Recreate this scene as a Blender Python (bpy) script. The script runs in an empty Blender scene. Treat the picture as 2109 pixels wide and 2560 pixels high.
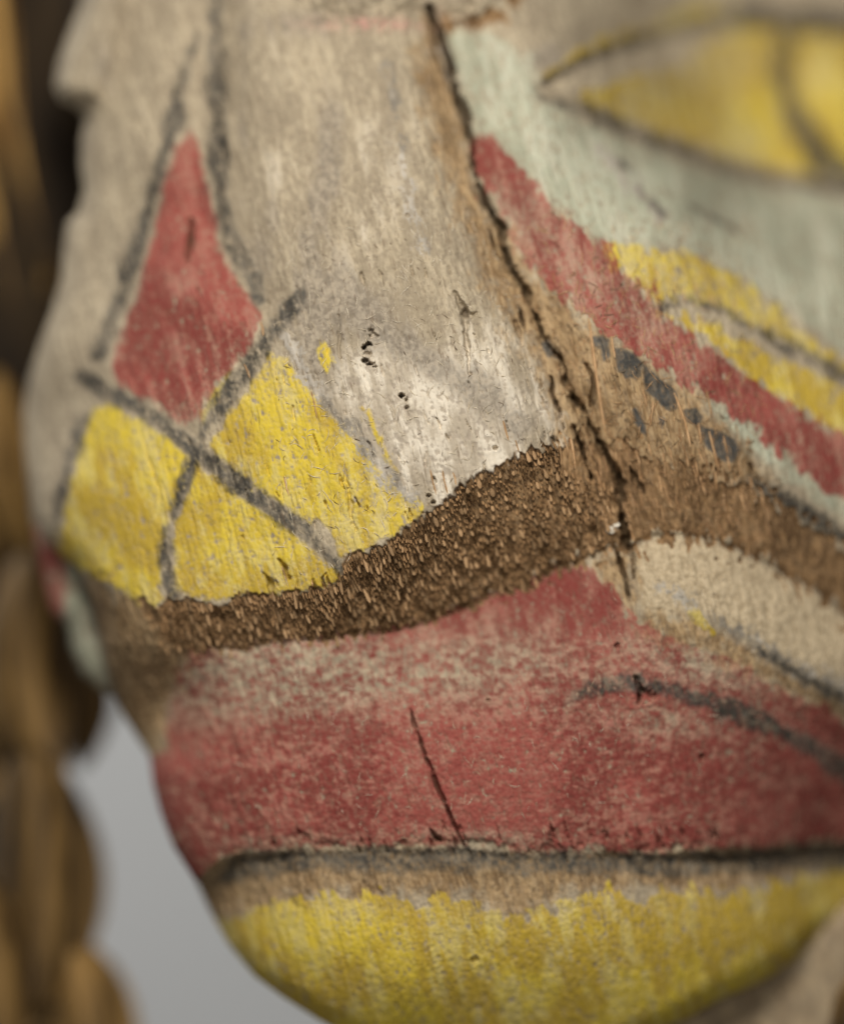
import bpy, math, random
import numpy as np

# ------------------------------------------------------------------ camera, world, lamps, exposure
# Working unit of the carving plan: 1 unit = 0.075 mm (u to the right, v downwards, d away from the viewer)
K = 7.5e-5
CU, CV = 868.0, 1053.5
DIST = 2.6
scene = bpy.context.scene
col = scene.collection

cam = bpy.data.cameras.new('camera')
cam_ob = bpy.data.objects.new('camera', cam)
col.objects.link(cam_ob)
cam_ob.location = (0.0, -DIST, 0.0)
cam_ob.rotation_euler = (math.radians(90), 0, 0)
cam.sensor_fit = 'HORIZONTAL'
cam.sensor_width = 24.0
cam.lens = 24.0 * DIST / (1736 * K)
cam.clip_start = 0.05
cam.clip_end = 20.0
cam.dof.use_dof = True
cam.dof.focus_distance = DIST + 0.0018
cam.dof.aperture_fstop = 2.1
scene.camera = cam_ob

world = bpy.data.worlds.new('World')
scene.world = world
world.use_nodes = True
world.node_tree.nodes['Background'].inputs[0].default_value = (1.0, 0.96, 0.90, 1)
world.node_tree.nodes['Background'].inputs[1].default_value = 0.13


def aim(ob, target):
    from mathutils import Vector
    ob.rotation_euler = (Vector(target) - ob.location).to_track_quat('-Z', 'Y').to_euler()


def area(name, loc, target, size, power, colour):
    l = bpy.data.lights.new(name, 'AREA')
    l.shape = 'DISK'
    l.size = size
    l.energy = power
    l.color = colour
    o = bpy.data.objects.new(name, l)
    o.location = loc
    aim(o, target)
    col.objects.link(o)
    return o


area('key_lamp', (-0.015, -0.31, 0.205), (0.0, 0, 0.0), 0.12, 1.55, (1.0, 0.955, 0.885))
area('fill_lamp', (-0.12, -0.80, -0.12), (0, 0, 0), 0.35, 0.85, (1.0, 0.96, 0.90))
area('backdrop_lamp', (-0.35, 0.25, 0.35), (-0.05, 0.62, -0.12), 0.25, 3.1, (0.985, 0.99, 1.0))

scene.view_settings.view_transform = 'Standard'
scene.view_settings.look = 'None'
scene.view_settings.exposure = 0.0
scene.view_settings.gamma = 1.0
scene.cycles.max_bounces = 5
scene.cycles.diffuse_bounces = 3
scene.cycles.glossy_bounces = 2
scene.cycles.adaptive_threshold = 0.02

rng = np.random.default_rng(7)
random.seed(7)

# ------------------------------------------------------------------ numeric helpers
STEP = 2.1


def vnoise(x, y, seed):
    """smooth value noise in 0..1 at real coordinates"""
    r = np.random.default_rng(seed)
    n = 256
    tab = r.random((n, n)).astype(np.float32)
    xi = np.floor(x).astype(np.int64)
    yi = np.floor(y).astype(np.int64)
    fx = (x - xi).astype(np.float32)
    fy = (y - yi).astype(np.float32)
    fx = fx * fx * (3 - 2 * fx)
    fy = fy * fy * (3 - 2 * fy)
    x0, x1, y0, y1 = xi % n, (xi + 1) % n, yi % n, (yi + 1) % n
    a = tab[x0, y0] * (1 - fx) + tab[x1, y0] * fx
    b = tab[x0, y1] * (1 - fx) + tab[x1, y1] * fx
    return a * (1 - fy) + b * fy


def fbm(x, y, seed, octaves=3):
    s, a, t = 0, 1.0, 0
    for i in range(octaves):
        s = s + a * vnoise(x * 2 ** i + 17.3 * i, y * 2 ** i + 9.1 * i, seed + i)
        t += a
        a *= 0.5
    return s / t


def smooth(x, a, b):
    t = np.clip((x - a) / (b - a), 0, 1)
    return t * t * (3 - 2 * t)


def softplus(s, w):
    return w * np.logaddexp(0, s / w)


class TPS:
    def __init__(self, pts, lam=40.0, warp=1.0):
        p = np.array(pts, float)
        self.x = p[:, :2] / 500.0
        p[:, 2] = p[:, 2] + 0.0014 * np.maximum(0, p[:, 2] - 90) ** 2 * warp
        n = len(p)
        r2 = ((self.x[:, None] - self.x[None]) ** 2).sum(-1)
        A = np.zeros((n + 3, n + 3))
        A[:n, :n] = self.k(r2) + np.eye(n) * lam * 1e-4
        A[:n, n] = 1
        A[:n, n + 1:] = self.x
        A[n:, :n] = A[:n, n:].T
        self.w = np.linalg.solve(A, np.concatenate([p[:, 2], [0, 0, 0]]))

    @staticmethod
    def k(r2):
        return 0.5 * r2 * np.log(r2 + 1e-12)

    def __call__(self, u, v):
        u = np.asarray(u, float) / 500.0
        v = np.asarray(v, float) / 500.0
        n = len(self.x)
        o = self.w[n] + self.w[n + 1] * u + self.w[n + 2] * v
        for i in range(n):
            o = o + self.w[i] * self.k((u - self.x[i, 0]) ** 2 + (v - self.x[i, 1]) ** 2)
        return o


def curve_v(pts):
    p = np.array(pts, float)
    return lambda u: np.interp(u, p[:, 0], p[:, 1])


def seg_dist(pts, u, v, closed, want_t=False):
    p = np.array(pts, float)
    if closed:
        p = np.vstack([p, p[:1]])
    best = np.full(u.shape, 1e9)
    bt = np.zeros(u.shape) if want_t else None
    m = len(p) - 1
    for i in range(m):
        a, b = p[i], p[i + 1]
        ab = b - a
        t = np.clip(((u - a[0]) * ab[0] + (v - a[1]) * ab[1]) / max(ab @ ab, 1e-9), 0, 1)
        d = np.hypot(u - a[0] - t * ab[0], v - a[1] - t * ab[1])
        if want_t:
            bt = np.where(d < best, (i + t) / m, bt)
        best = np.minimum(best, d)
    return (best, bt) if want_t else best


def inside(pts, u, v):
    p = np.array(pts, float)
    q = np.roll(p, -1, 0)
    res = np.zeros(u.shape, bool)
    for (ax, ay), (bx, by) in zip(p, q):
        if ay == by:
            continue
        c = (ay > v) != (by > v)
        res ^= c & (u < (bx - ax) * (v - ay) / (by - ay) + ax)
    return res


def windowed(pts, u, v, margin, fn, fill):
    p = np.array(pts, float)
    m = (u > p[:, 0].min() - margin) & (u < p[:, 0].max() + margin) & (v > p[:, 1].min() - margin) & (v < p[:, 1].max() + margin)
    out = np.full(u.shape, fill, float)
    if m.any():
        out[m] = fn(u[m], v[m])
    return out


def sd_poly(pts, u, v, margin=70):
    """positive inside"""
    def f(a, b):
        d = seg_dist(pts, a, b, True)
        return np.clip(np.where(inside(pts, a, b), d, -d), -margin, margin)
    return windowed(pts, u, v, margin, f, -margin)


def sd_line(pts, hw, u, v, margin=70):
    """positive within hw of the polyline; hw may be a list along it"""
    def f(a, b):
        d, t = seg_dist(pts, a, b, False, True)
        h = np.interp(t, np.linspace(0, 1, len(hw)), hw) if isinstance(hw, (list, tuple)) else hw
        return np.clip(h - d, -margin, margin)
    return windowed(pts, u, v, margin, f, -margin)


def blob(u, v, cx, cy, rx, ry, ang=0.0):
    c, s = math.cos(ang), math.sin(ang)
    a = ((u - cx) * c + (v - cy) * s) / rx
    b = (-(u - cx) * s + (v - cy) * c) / ry
    return np.exp(-(a * a + b * b))


# ------------------------------------------------------------------ plan of the carving
# lower edge of the nose, where the paint breaks off
E1 = [(-80, 1080), (75, 1103), (100, 1128), (165, 1173), (235, 1208), (322, 1250), (345, 1234), (380, 1234), (420, 1238), (452, 1241),
      (500, 1222), (560, 1222), (640, 1215), (690, 1198), (703, 1166), (720, 1147), (770, 1126), (810, 1106), (850, 1081), (872, 1058),
      (893, 1043), (922, 1029), (945, 1000), (985, 976), (1030, 956), (1080, 932), (1112, 921), (1140, 908), (1250, 945), (1350, 960),
      (1480, 985), (1600, 1045), (1736, 1115), (1900, 1200)]
# line where the underside meets the lip, then the upper edge of the cream fold
L1 = [(-80, 1330), (330, 1330), (440, 1330), (500, 1341), (540, 1325), (650, 1313), (750, 1303), (820, 1293), (868, 1283), (953, 1253),
      (1018, 1223), (1093, 1203), (1148, 1168), (1208, 1148), (1248, 1126), (1293, 1138), (1313, 1122), (1348, 1104), (1398, 1102),
      (1468, 1112), (1533, 1138), (1593, 1168), (1643, 1198), (1688, 1220), (1736, 1263), (1900, 1380)]
# lower edge of the red lip (mouth line) and upper edge of the yellow
M1 = [(-80, 1830), (395, 1819), (450, 1770), (500, 1752), (650, 1749), (800, 1744), (958, 1740), (1083, 1753), (1188, 1751), (1343, 1756),
      (1518, 1749), (1718, 1739), (1900, 1728)]
Y0 = [(-80, 1920), (465, 1905), (525, 1878), (615, 1856), (675, 1834), (725, 1864), (795, 1839), (850, 1854), (868, 1874), (898, 1849),
      (958, 1849), (998, 1874), (1053, 1904), (1108, 1884), (1163, 1849), (1248, 1839), (1368, 1839), (1493, 1844), (1618, 1824),
      (1718, 1799), (1900, 1770)]
_yu = np.linspace(-80, 1900, 400)
_yv = np.interp(_yu, [p[0] for p in Y0], [p[1] for p in Y0])
_ys = np.convolve(np.pad(_yv, 20, mode='edge'), np.ones(41) / 41, 'valid')
Y1 = list(zip(_yu, 0.5 * _yv + 0.5 * _ys))
E1v, L1v, M1v, Y1v = curve_v(E1), curve_v(L1), curve_v(M1), curve_v(Y1)

SIL_LEFT = [(165, -90), (150, 0), (130, 50), (107, 115), (100, 165), (115, 195), (150, 213), (163, 235), (155, 280), (155, 325), (162, 380), (150, 425),
            (127, 450), (120, 500), (115, 565), (95, 635), (70, 700), (45, 780), (34, 850), (38, 933), (50, 1008), (58, 1058), (75, 1103), (100, 1128),
            (125, 1152), (150, 1168), (170, 1200), (190, 1260), (205, 1330), (220, 1400), (240, 1474), (270, 1519), (300, 1564), (308, 1624),
            (325, 1684), (350, 1749), (395, 1819), (425, 1884), (465, 1954), (520, 2019), (575, 2059), (650, 2107), (760, 2170), (820, 2200)]
SIL_RIGHT = [(1200, 2200), (1418, 2107), (1493, 2064), (1568, 2034), (1638, 1994), (1688, 1944), (1736, 1919), (1830, 1870)]
OUTLINE = SIL_LEFT + SIL_RIGHT + [(1830, -90)]

CRACK = [(886, 10), (898, 40), (913, 85), (928, 140), (943, 200), (963, 240), (970, 300), (978, 350), (990, 400), (1013, 435), (1033, 465), (1040, 510),
         (1058, 555), (1083, 605), (1103, 650), (1123, 700), (1148, 735), (1163, 760), (1164, 792), (1188, 828), (1208, 868), (1238, 913),
         (1263, 958), (1280, 998), (1279, 1038), (1285, 1093), (1293, 1126)]
CRACK_W = [10, 12, 11, 10, 10, 9.5, 9, 9, 8, 7.5, 9, 7.5, 7.5, 7, 6, 6, 5, 4.5, 4.5, 5, 5.5, 6.5, 7.5, 7, 8, 8.5, 6]
LIP_CRACK = [(845, 1458), (852, 1490), (868, 1535), (897, 1612), (925, 1680), (955, 1741)]
EYE = [(1112, 178), (1150, 155), (1205, 118), (1300, 80), (1390, 52), (1470, 28), (1560, 12), (1740, 22), (1840, 30), (1840, 385), (1736, 368), (1600, 348), (1508, 326),
       (1408, 292), (1318, 262), (1243, 232), (1170, 206)]
LENS = [(1300, 1140), (1313, 1124), (1348, 1106), (1398, 1104), (1468, 1114), (1533, 1140), (1593, 1170), (1643, 1200), (1688, 1222), (1736, 1265), (1840, 1340),
        (1840, 1480), (1736, 1423), (1668, 1390), (1593, 1350), (1543, 1316), (1493, 1290), (1418, 1240), (1400, 1262), (1345, 1280), (1315, 1250), (1304, 1185)]
FAR_LID = [(175, -90), (150, 0), (130, 50), (100, 110), (90, 165), (110, 200), (150, 216), (205, 205), (240, 120), (262, 0), (270, -90)]
BROW = [(600, -90), (622, -10), (645, 18), (700, 34), (760, 36), (820, 32), (868, 34), (900, 30), (930, 36), (985, 28), (1030, 12), (1060, -20), (1080, -90)]

N_PTS = [(720, 40, 190), (740, 300, 130), (800, 550, 62), (870, 750, 16), (930, 900, 0), (960, 1000, 3), (720, -90, 225),
         (520, 40, 222), (520, 300, 172), (580, 550, 96), (680, 750, 36), (780, 950, 10), (600, 900, 45), (500, 1100, 76), (700, 1130, 24), (870, 1040, 5),
         (400, 900, 104), (400, 1200, 100), (330, 1230, 118), (300, 1050, 132), (200, 1000, 195), (120, 1000, 255), (60, 950, 330), (130, 1140, 260),
         (230, 1200, 175), (380, 700, 155), (380, 500, 196), (390, 270, 222), (300, 600, 205), (220, 750, 220), (120, 750, 290), (60, 820, 345),
         (160, 550, 300), (170, 350, 320), (300, 300, 246), (380, 100, 250), (250, 100, 300), (150, 250, 340), (440, 600, 132), (440, 800, 96), (440, 250, 205), (455, 100, 235),
         (900, 100, 180), (960, 300, 130), (1030, 500, 82), (1100, 700, 42), (1160, 850, 26), (1140, 905, 20),
         (940, 60, 205), (1000, 250, 172), (1080, 400, 130), (1150, 550, 92), (1250, 700, 62), (1300, 850, 50), (1280, 950, 40), (1400, 900, 66), (1400, 750, 86),
         (1500, 850, 112), (1600, 950, 150), (1736, 1050, 200), (1736, 900, 212), (1736, 700, 268), (1600, 750, 198), (1500, 650, 182), (1350, 550, 150),
         (1250, 400, 192), (1400, 400, 270), (1550, 500, 310), (1736, 500, 370), (1736, 100, 560), (1150, 200, 240), (1150, 50, 280), (1300, 300, 310),
         (1450, 200, 495), (1600, 350, 485), (1400, 0, 505),
         (870, 1280, 2), (540, 1330, 66), (400, 1330, 96), (1100, 1200, 22), (1300, 1150, 45), (1500, 1150, 95), (1736, 1250, 195), (250, 1350, 160), (150, 1300, 250)]
tps_n = TPS(N_PTS)


def under_slope(u):
    return np.interp(u, [0, 700, 900, 1100, 1300, 1800], [0.62, 0.74, 0.72, 0.48, 0.42, 0.42])


def nose_depth(u, v):
    s = (v - E1v(u)) * 0.92
    w = np.interp(u, [0, 1080, 1180, 1300, 1800], [3.0, 4.0, 25, 35, 35])
    return tps_n(u, v) + under_slope(u) * (softplus(s, w))


LU = np.array([200, 260, 320, 380, 440, 540, 650, 750, 868, 953, 1018, 1093, 1148, 1208, 1270, 1348, 1398, 1468, 1533, 1593, 1643, 1688, 1736, 1830], float)
LV = L1v(LU)
F_FIX = [(a, b, c + 1) for a, b, c in zip(LU, LV, nose_depth(LU, LV))]
F_PTS = [(1450, 1190, 106), (1600, 1270, 152), (1736, 1350, 205), (500, 1450, 150), (700, 1450, 112), (850, 1450, 98), (1000, 1450, 92), (1200, 1400, 92),
          (1450, 1450, 128), (1736, 1550, 275), (850, 1600, 84), (600, 1600, 112), (450, 1600, 165), (330, 1600, 262), (1100, 1600, 84), (1300, 1600, 110),
          (1500, 1650, 176), (1736, 1700, 335), (850, 1745, 98), (600, 1745, 128), (450, 1760, 190), (1300, 1750, 124), (1500, 1745, 188), (1718, 1740, 340), (350, 1420, 240), (290, 1480, 300)]
F_PTS = [(a, b, c + 0.0014 * max(0, c - 90) ** 2) for a, b, c in F_PTS]
tps_f = TPS(F_FIX + F_PTS, warp=0.0)
G_PTS = [(850, 1900, 98), (850, 2030, 128), (850, 2200, 250), (600, 1950, 150), (500, 1950, 225), (440, 1850, 262), (1200, 1950, 118), (1100, 2150, 215),
         (1400, 1950, 170), (1500, 2040, 240), (1600, 1900, 262), (1700, 1850, 350), (1736, 1800, 370), (450, 1780, 215), (850, 1800, 105), (1300, 1800, 130), (1150, 1830, 104), (650, 2080, 190)]
tps_g = TPS(G_PTS)

GA = 0.24          # the grain runs down and a little to the right


def grain(u, v):
    return u * 0.97 - v * GA, u * GA + v * 0.97


def base_depth(u, v):
    """carved form without the fine surface relief"""
    dn = nose_depth(u, v)
    df = tps_f(u, v)
    below = v - L1v(u)
    d = np.where(below > 0, df, dn)
    d = np.where(np.abs(below) < 40, np.where(below > 0, df, dn), d)
    # soft crease under the nose, overhang over the cream fold
    d = d + 9 * np.exp(-(below / 9.0) ** 2) * smooth(u, 380, 480)
    g = tps_g(u, v)
    t = smooth(v - M1v(u), 2, 20)
    d = d * (1 - t) + g * t
    d = d + 9 * np.exp(-((v - M1v(u) - 22) / 17.0) ** 2)
    # eye: bulging ball between cut lids
    se = sd_poly(EYE, u, v, 90)
    d = d - 42 * smooth(se, 4, 85) + 14 * np.exp(-(se / 12.0) ** 2)
    # drooping far lid
    sl = sd_poly(FAR_LID, u, v, 60)
    d = d - 55 * smooth(sl, -6, 40)
    # brow block
    sb = sd_poly(BROW, u, v, 60)
    d = d - 46 * smooth(sb + 40 * (fbm(u / 22, v / 22, 95, 3) - .5), -26, 70)
    # valleys beside the bridge of the nose
    d = d + 66 * np.exp(-(np.minimum(sd_line(CRACK, 0.0, u, v, 210), 0) / 76.0) ** 2) * (1 - smooth(v, 900, 1150))
    d = d + 46 * np.exp(-(np.minimum(sd_line(BLACK[0][0] + BLACK[1][0][1:], 0.0, u, v, 190), 0) / 62.0) ** 2)
    return d


def edge_roll(u, v):
    r = 55.0
    t = np.minimum(windowed(SIL_LEFT, u, v, 60, lambda a, b: seg_dist(SIL_LEFT, a, b, False), 99),
                   windowed(SIL_RIGHT, u, v, 60, lambda a, b: seg_dist(SIL_RIGHT, a, b, False), 99))
    q = np.clip(1 - t / r, 0, 1)
    return 75 * (1 - np.sqrt(np.clip(1 - q * q, 0, 1)))


# ------------------------------------------------------------------ paint plan
RED_TRI = [(390, 262), (355, 292), (330, 380), (305, 470), (285, 560), (260, 640), (235, 720), (225, 770), (245, 797), (290, 818), (330, 843), (370, 873), (405, 866),
           (440, 797), (490, 738), (520, 688), (535, 642), (510, 600), (480, 560), (450, 500), (435, 420), (425, 350), (410, 300)]
RED_BAND = [(976, 285), (985, 350), (1000, 400), (1040, 450), (1078, 520), (1110, 565), (1160, 605), (1198, 640), (1245, 675), (1290, 708), (1338, 742), (1398, 782), (1448, 812),
            (1505, 852), (1578, 908), (1648, 960), (1736, 1030), (1840, 1100), (1840, 950), (1736, 892), (1690, 868), (1618, 823), (1540, 775), (1488, 727), (1433, 686),
            (1357, 640), (1325, 587), (1262, 540), (1235, 495), (1190, 462), (1150, 428), (1106, 383), (1055, 322), (1010, 285)]
RED_LIP = [(395, 1330), (540, 1312), (700, 1298), (820, 1280), (953, 1240), (1018, 1212), (1093, 1192), (1150, 1162), (1210, 1158), (1262, 1215), (1300, 1270), (1400, 1325),
           (1500, 1362), (1600, 1415), (1750, 1485), (1840, 1510), (1840, 1733), (1718, 1739), (1518, 1749), (1343, 1756), (1188, 1751), (1083, 1753), (958, 1740), (800, 1744), (650, 1749),
           (500, 1752), (440, 1775), (395, 1822), (340, 1760), (310, 1684), (290, 1624), (285, 1566), (345, 1552), (342, 1450), (365, 1380)]
YEL_1 = [(182, 845), (215, 830), (262, 852), (300, 872), (345, 905), (392, 950), (362, 1020), (337, 1100), (330, 1236), (320, 1252), (235, 1210), (165, 1175), (118, 1148), (122, 1080), (148, 960), (168, 885)]
YEL_2 = [(400, 958), (450, 985), (520, 1040), (600, 1100), (690, 1168), (702, 1192), (640, 1218), (560, 1226), (500, 1226), (452, 1244), (390, 1225), (355, 1222), (350, 1150), (368, 1060)]
YEL_3 = [(430, 920), (460, 860), (510, 795), (562, 728), (592, 738), (620, 788), (660, 832), (720, 884), (780, 955), (822, 1004), (878, 1040), (868, 1062), (830, 1092), (780, 1118), (720, 1148),
         (700, 1142), (682, 1092), (600, 1050), (520, 1000), (460, 950)]
YEL_BITS = [[(412, 850), (440, 800), (472, 758), (470, 780), (440, 835), (420, 866)], [(655, 700), (680, 712), (690, 745), (672, 760), (655, 735)],
            [(745, 840), (765, 850), (790, 900), (810, 945), (825, 975), (805, 965), (775, 920)], [(1425, 1262), (1440, 1268), (1462, 1286), (1470, 1300), (1445, 1290)]]
YEL_BAND = [(1240, 508), (1318, 508), (1443, 520), (1520, 570), (1600, 635), (1736, 738), (1840, 800), (1840, 830), (1736, 765), (1668, 722), (1568, 680), (1493, 640), (1408, 612), (1350, 622), (1300, 575), (1262, 545)]
YEL_BAND2 = [(1352, 642), (1400, 645), (1480, 665), (1568, 712), (1668, 765), (1736, 800), (1840, 850), (1840, 945), (1736, 890), (1690, 868), (1618, 823), (1540, 775), (1488, 727), (1433, 686)]
YEL_LID = [(1122, 148), (1150, 118), (1200, 82), (1300, 42), (1400, 8), (1450, -20), (1520, -20), (1440, 22), (1390, 40), (1300, 70), (1200, 110), (1140, 148)]
YEL_EYE = [(1180, 195), (1220, 172), (1300, 150), (1400, 130), (1480, 60), (1560, 25), (1840, 45), (1840, 350), (1700, 345), (1600, 330), (1508, 312), (1408, 280), (1318, 250), (1243, 222)]
GREEN = [(918, 60), (1000, 60), (1090, 110), (1105, 190), (1240, 255), (1400, 320), (1600, 375), (1840, 410), (1840, 760), (1736, 715), (1600, 620), (1450, 515), (1243, 497), (1190, 455),
         (1100, 375), (1050, 315), (1000, 280), (972, 270), (955, 180)]
GREEN_LINE = [(1470, 835), (1513, 868), (1568, 923), (1618, 963), (1668, 995), (1736, 1050), (1840, 1120)]
BLACK = [
    ([(440, -60), (438, 100), (440, 200), (446, 300), (452, 400)], [18, 19, 20, 20, 20]),
    ([(452, 400), (466, 470), (490, 520), (514, 568), (532, 612)], [20, 22, 22, 18, 12]),
    ([(404, 60), (378, 125), (350, 240), (326, 340), (300, 430)], [8, 14, 16, 16, 16]),
    ([(300, 430), (283, 490), (252, 572), (234, 628), (218, 670), (200, 725)], [15, 16, 16, 15, 13, 8]),
    ([(622, 602), (600, 630), (573, 663), (543, 706), (506, 758), (474, 796), (440, 850), (412, 894)], [9, 15, 17, 15, 17, 17, 16, 14]),
    ([(160, 770), (205, 800), (278, 832), (320, 862), (360, 890), (400, 926), (430, 947), (482, 988), (532, 1026), (600, 1074), (645, 1110), (696, 1164)], [10, 14, 18, 16, 17, 19, 17, 20, 19, 17, 17, 12]),
    ([(400, 930), (385, 975), (368, 1018), (355, 1060)], [12, 15, 17, 13]),
    ([(342, 1085), (336, 1150), (345, 1198), (356, 1225)], [11, 12, 13, 12]),
    ([(176, 850), (156, 898), (131, 978), (116, 1028), (108, 1080)], [12, 13, 12, 12, 8]),
    ([(1108, 194), (1170, 206), (1243, 234), (1318, 264), (1408, 294), (1508, 328), (1600, 350), (1736, 370), (1840, 388)], [8, 15, 18, 17, 16, 15, 14, 14, 14]),
    ([(1120, 165), (1200, 114), (1298, 74), (1393, 44), (1470, 20), (1560, 4), (1736, 14), (1840, 20)], [8, 12, 14, 15, 18, 26, 26, 26]),
    ([(1632, 40), (1622, 120), (1642, 200), (1680, 262), (1712, 318), (1750, 350)], [20, 24, 26, 28, 32, 36]),
    ([(1362, 630), (1408, 615), (1493, 637), (1568, 682), (1668, 728), (1736, 763), (1840, 815)], [6, 11, 13, 14, 17, 18, 18]),
    ([(1165, 1452), (1200, 1425), (1250, 1410), (1300, 1407), (1400, 1426), (1500, 1460), (1600, 1500), (1736, 1580), (1840, 1650)], [4, 10, 16, 17, 19, 20, 20, 22, 22]),
    ([(1545, 985), (1580, 1005), (1640, 1040), (1736, 1098), (1840, 1170)], [8, 14, 15, 17, 18]),
    ([(1262, 305), (1285, 332), (1305, 350)], [2, 8, 3]), ([(1318, 375), (1340, 405), (1372, 442)], [2, 7, 2]), ([(1430, 420), (1500, 455), (1560, 500)], [1, 4, 1]),
    ([(1560, 1335), (1620, 1372), (1690, 1412), (1760, 1450), (1840, 1490)], [6, 10, 14, 16, 16]),
]
BLACK_FLAKES = [[(1222, 694), (1236, 693), (1250, 700), (1252, 730), (1244, 738), (1240, 716), (1226, 708)],
                [(1266, 716), (1300, 726), (1322, 750), (1314, 772), (1290, 775), (1272, 756)],
                [(1326, 754), (1352, 775), (1376, 792), (1391, 812), (1390, 838), (1378, 842), (1352, 818), (1332, 802)],
                [(1408, 846), (1432, 842), (1446, 858), (1436, 872), (1418, 866)],
                [(1438, 876), (1470, 885), (1512, 905), (1522, 925), (1510, 950), (1488, 946), (1452, 914)],
                [(1306, 842), (1318, 858), (1330, 892), (1322, 888), (1310, 866)],
                [(1356, 856), (1368, 864), (1362, 876)], [(1203, 925), (1220, 918), (1224, 950), (1212, 965)], [(1116, 705), (1128, 700), (1146, 735), (1130, 730)]]
PALE_GREY = [([(588, 690), (630, 770), (690, 850), (735, 905), (790, 970), (850, 1030)], [10, 13, 12, 15, 17, 15]),
             ([(1240, 300), (1275, 335), (1330, 405), (1370, 445)], [8, 13, 13, 8]), ([(905, 90), (922, 120), (938, 172)], [4, 7, 4]),
             ([(1368, 1208), (1395, 1222), (1418, 1234)], [13, 15, 12]), ([(1470, 1275), (1520, 1298), (1580, 1340), (1660, 1385), (1736, 1420)], [8, 13, 15, 17, 20]),
             ([(795, 130), (815, 230), (830, 330), (850, 430), (870, 510)], [5, 7, 6, 8, 6])]
BROWN = [(285, 1236)] + [p for p in E1 if 320 <= p[0] <= 1140] + [(1185, 895), (1240, 905), (1300, 930), (1400, 950), (1500, 985), (1560, 1010), (1650, 1065), (1736, 1120), (1840, 1180)] + \
        [p for p in L1[::-1] if 440 <= p[0] <= 1900] + [(400, 1335), (350, 1320), (300, 1275)]
TAN = [[(880, 40), (905, 60), (960, 240), (985, 360), (1010, 440), (1060, 470), (1090, 540), (1165, 610), (1250, 690), (1340, 752), (1450, 822), (1530, 905), (1600, 1010), (1500, 1000), (1300, 960), (1180, 940), (1130, 925),
        (1138, 880), (1120, 800), (1050, 690), (985, 580), (945, 440), (890, 270), (850, 120)],
       [(395, 1822), (450, 1772), (600, 1750), (900, 1742), (1200, 1752), (1500, 1750), (1840, 1730), (1840, 1770), (1718, 1799), (1493, 1844), (1248, 1839), (1163, 1849), (1108, 1884), (1053, 1904), (998, 1874),
        (958, 1849), (898, 1849), (850, 1856), (795, 1839), (725, 1866), (675, 1834), (615, 1856), (525, 1880), (465, 1910), (430, 1890)],
       [(100, 1120), (150, 1166), (235, 1206), (322, 1250), (420, 1330), (380, 1390), (342, 1450), (345, 1555), (280, 1570), (200, 1440), (150, 1250)],
       [(1215, 1150), (1290, 1145), (1310, 1290), (1275, 1240), (1240, 1200)],
       [(1300, 1255), (1400, 1270), (1500, 1310), (1600, 1370), (1736, 1440), (1840, 1480), (1840, 1530), (1736, 1490), (1600, 1420), (1450, 1345), (1330, 1310)]]
MOUTH_BLACK = [(430, 1830), (470, 1775), (520, 1756), (650, 1754), (800, 1749), (958, 1746), (1083, 1758), (1188, 1757), (1343, 1761), (1518, 1754), (1718, 1745), (1840, 1738),
               (1840, 1795), (1600, 1802), (1400, 1806), (1200, 1800), (1000, 1795), (800, 1798), (600, 1800), (500, 1812)]
SPLITS = [([(1008, 470), (1018, 505), (1032, 545)], [1, 3, 1], 20), ([(1132, 772), (1142, 822), (1160, 880)], [1, 4, 2], 24), ([(1180, 872), (1200, 925), (1216, 985)], [2, 4, 2], 24),
          ([(1066, 622), (1078, 660), (1084, 690)], [1, 3, 1], 18), ([(886, 60), (900, 118), (926, 172)], [3, 4, 2], 22), ([(1272, 1140), (1284, 1190), (1296, 1240)], [3, 4, 1], 18), ([(1300, 1140), (1306, 1190)], [3, 2], 16),
          ([(935, 598), (946, 620), (957, 642), (958, 670), (961, 705), (966, 768)], [2, 4, 5, 3, 4, 2], 22), ([(957, 642), (968, 650), (980, 642)], [4, 4, 1], 14),
          ([(1208, 748), (1218, 772), (1223, 800), (1217, 828), (1228, 858)], [3, 4, 3, 4, 2], 26), ([(1060, 660), (1066, 680), (1076, 712)], [2, 4, 1], 18),
          ([(905, 1730), (892, 1716), (884, 1708)], [5, 4, 1], 26), ([(1296, 960), (1310, 990), (1326, 1010)], [3, 5, 3], 26), ([(1265, 905), (1252, 925)], [2, 2], 10),
          ([(575, 1152), (585, 1165), (597, 1192)], [2, 3, 1], 20), ([(668, 1210), (662, 1190), (671, 1178), (676, 1200)], [3, 3, 2, 3], 20), ([(540, 1180), (556, 1202), (564, 1230)], [1, 4, 5], 22),
          ([(704, 946), (712, 980), (717, 1020), (722, 1062), (732, 1098)], [1, 2, 3, 3, 2], 10), ([(388, 450), (389, 490), (383, 535)], [5, 7, 4], 30),
          ([(1545, 955), (1560, 990), (1572, 1020)], [3, 4, 3], 18), ([(640, 1195), (644, 1210), (646, 1225)], [3, 4, 5], 20), ([(285, 890), (312, 960), (330, 1030)], [2, 3, 2], 8),
          ([(1310, 1395), (1318, 1420), (1316, 1450)], [4, 6, 3], 26), ([(1140, 900), (1144, 940), (1150, 985)], [3, 5, 4], 22), ([(700, 640), (699, 700), (702, 770), (708, 850)], [1, 2, 2, 1], 7)]
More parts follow.
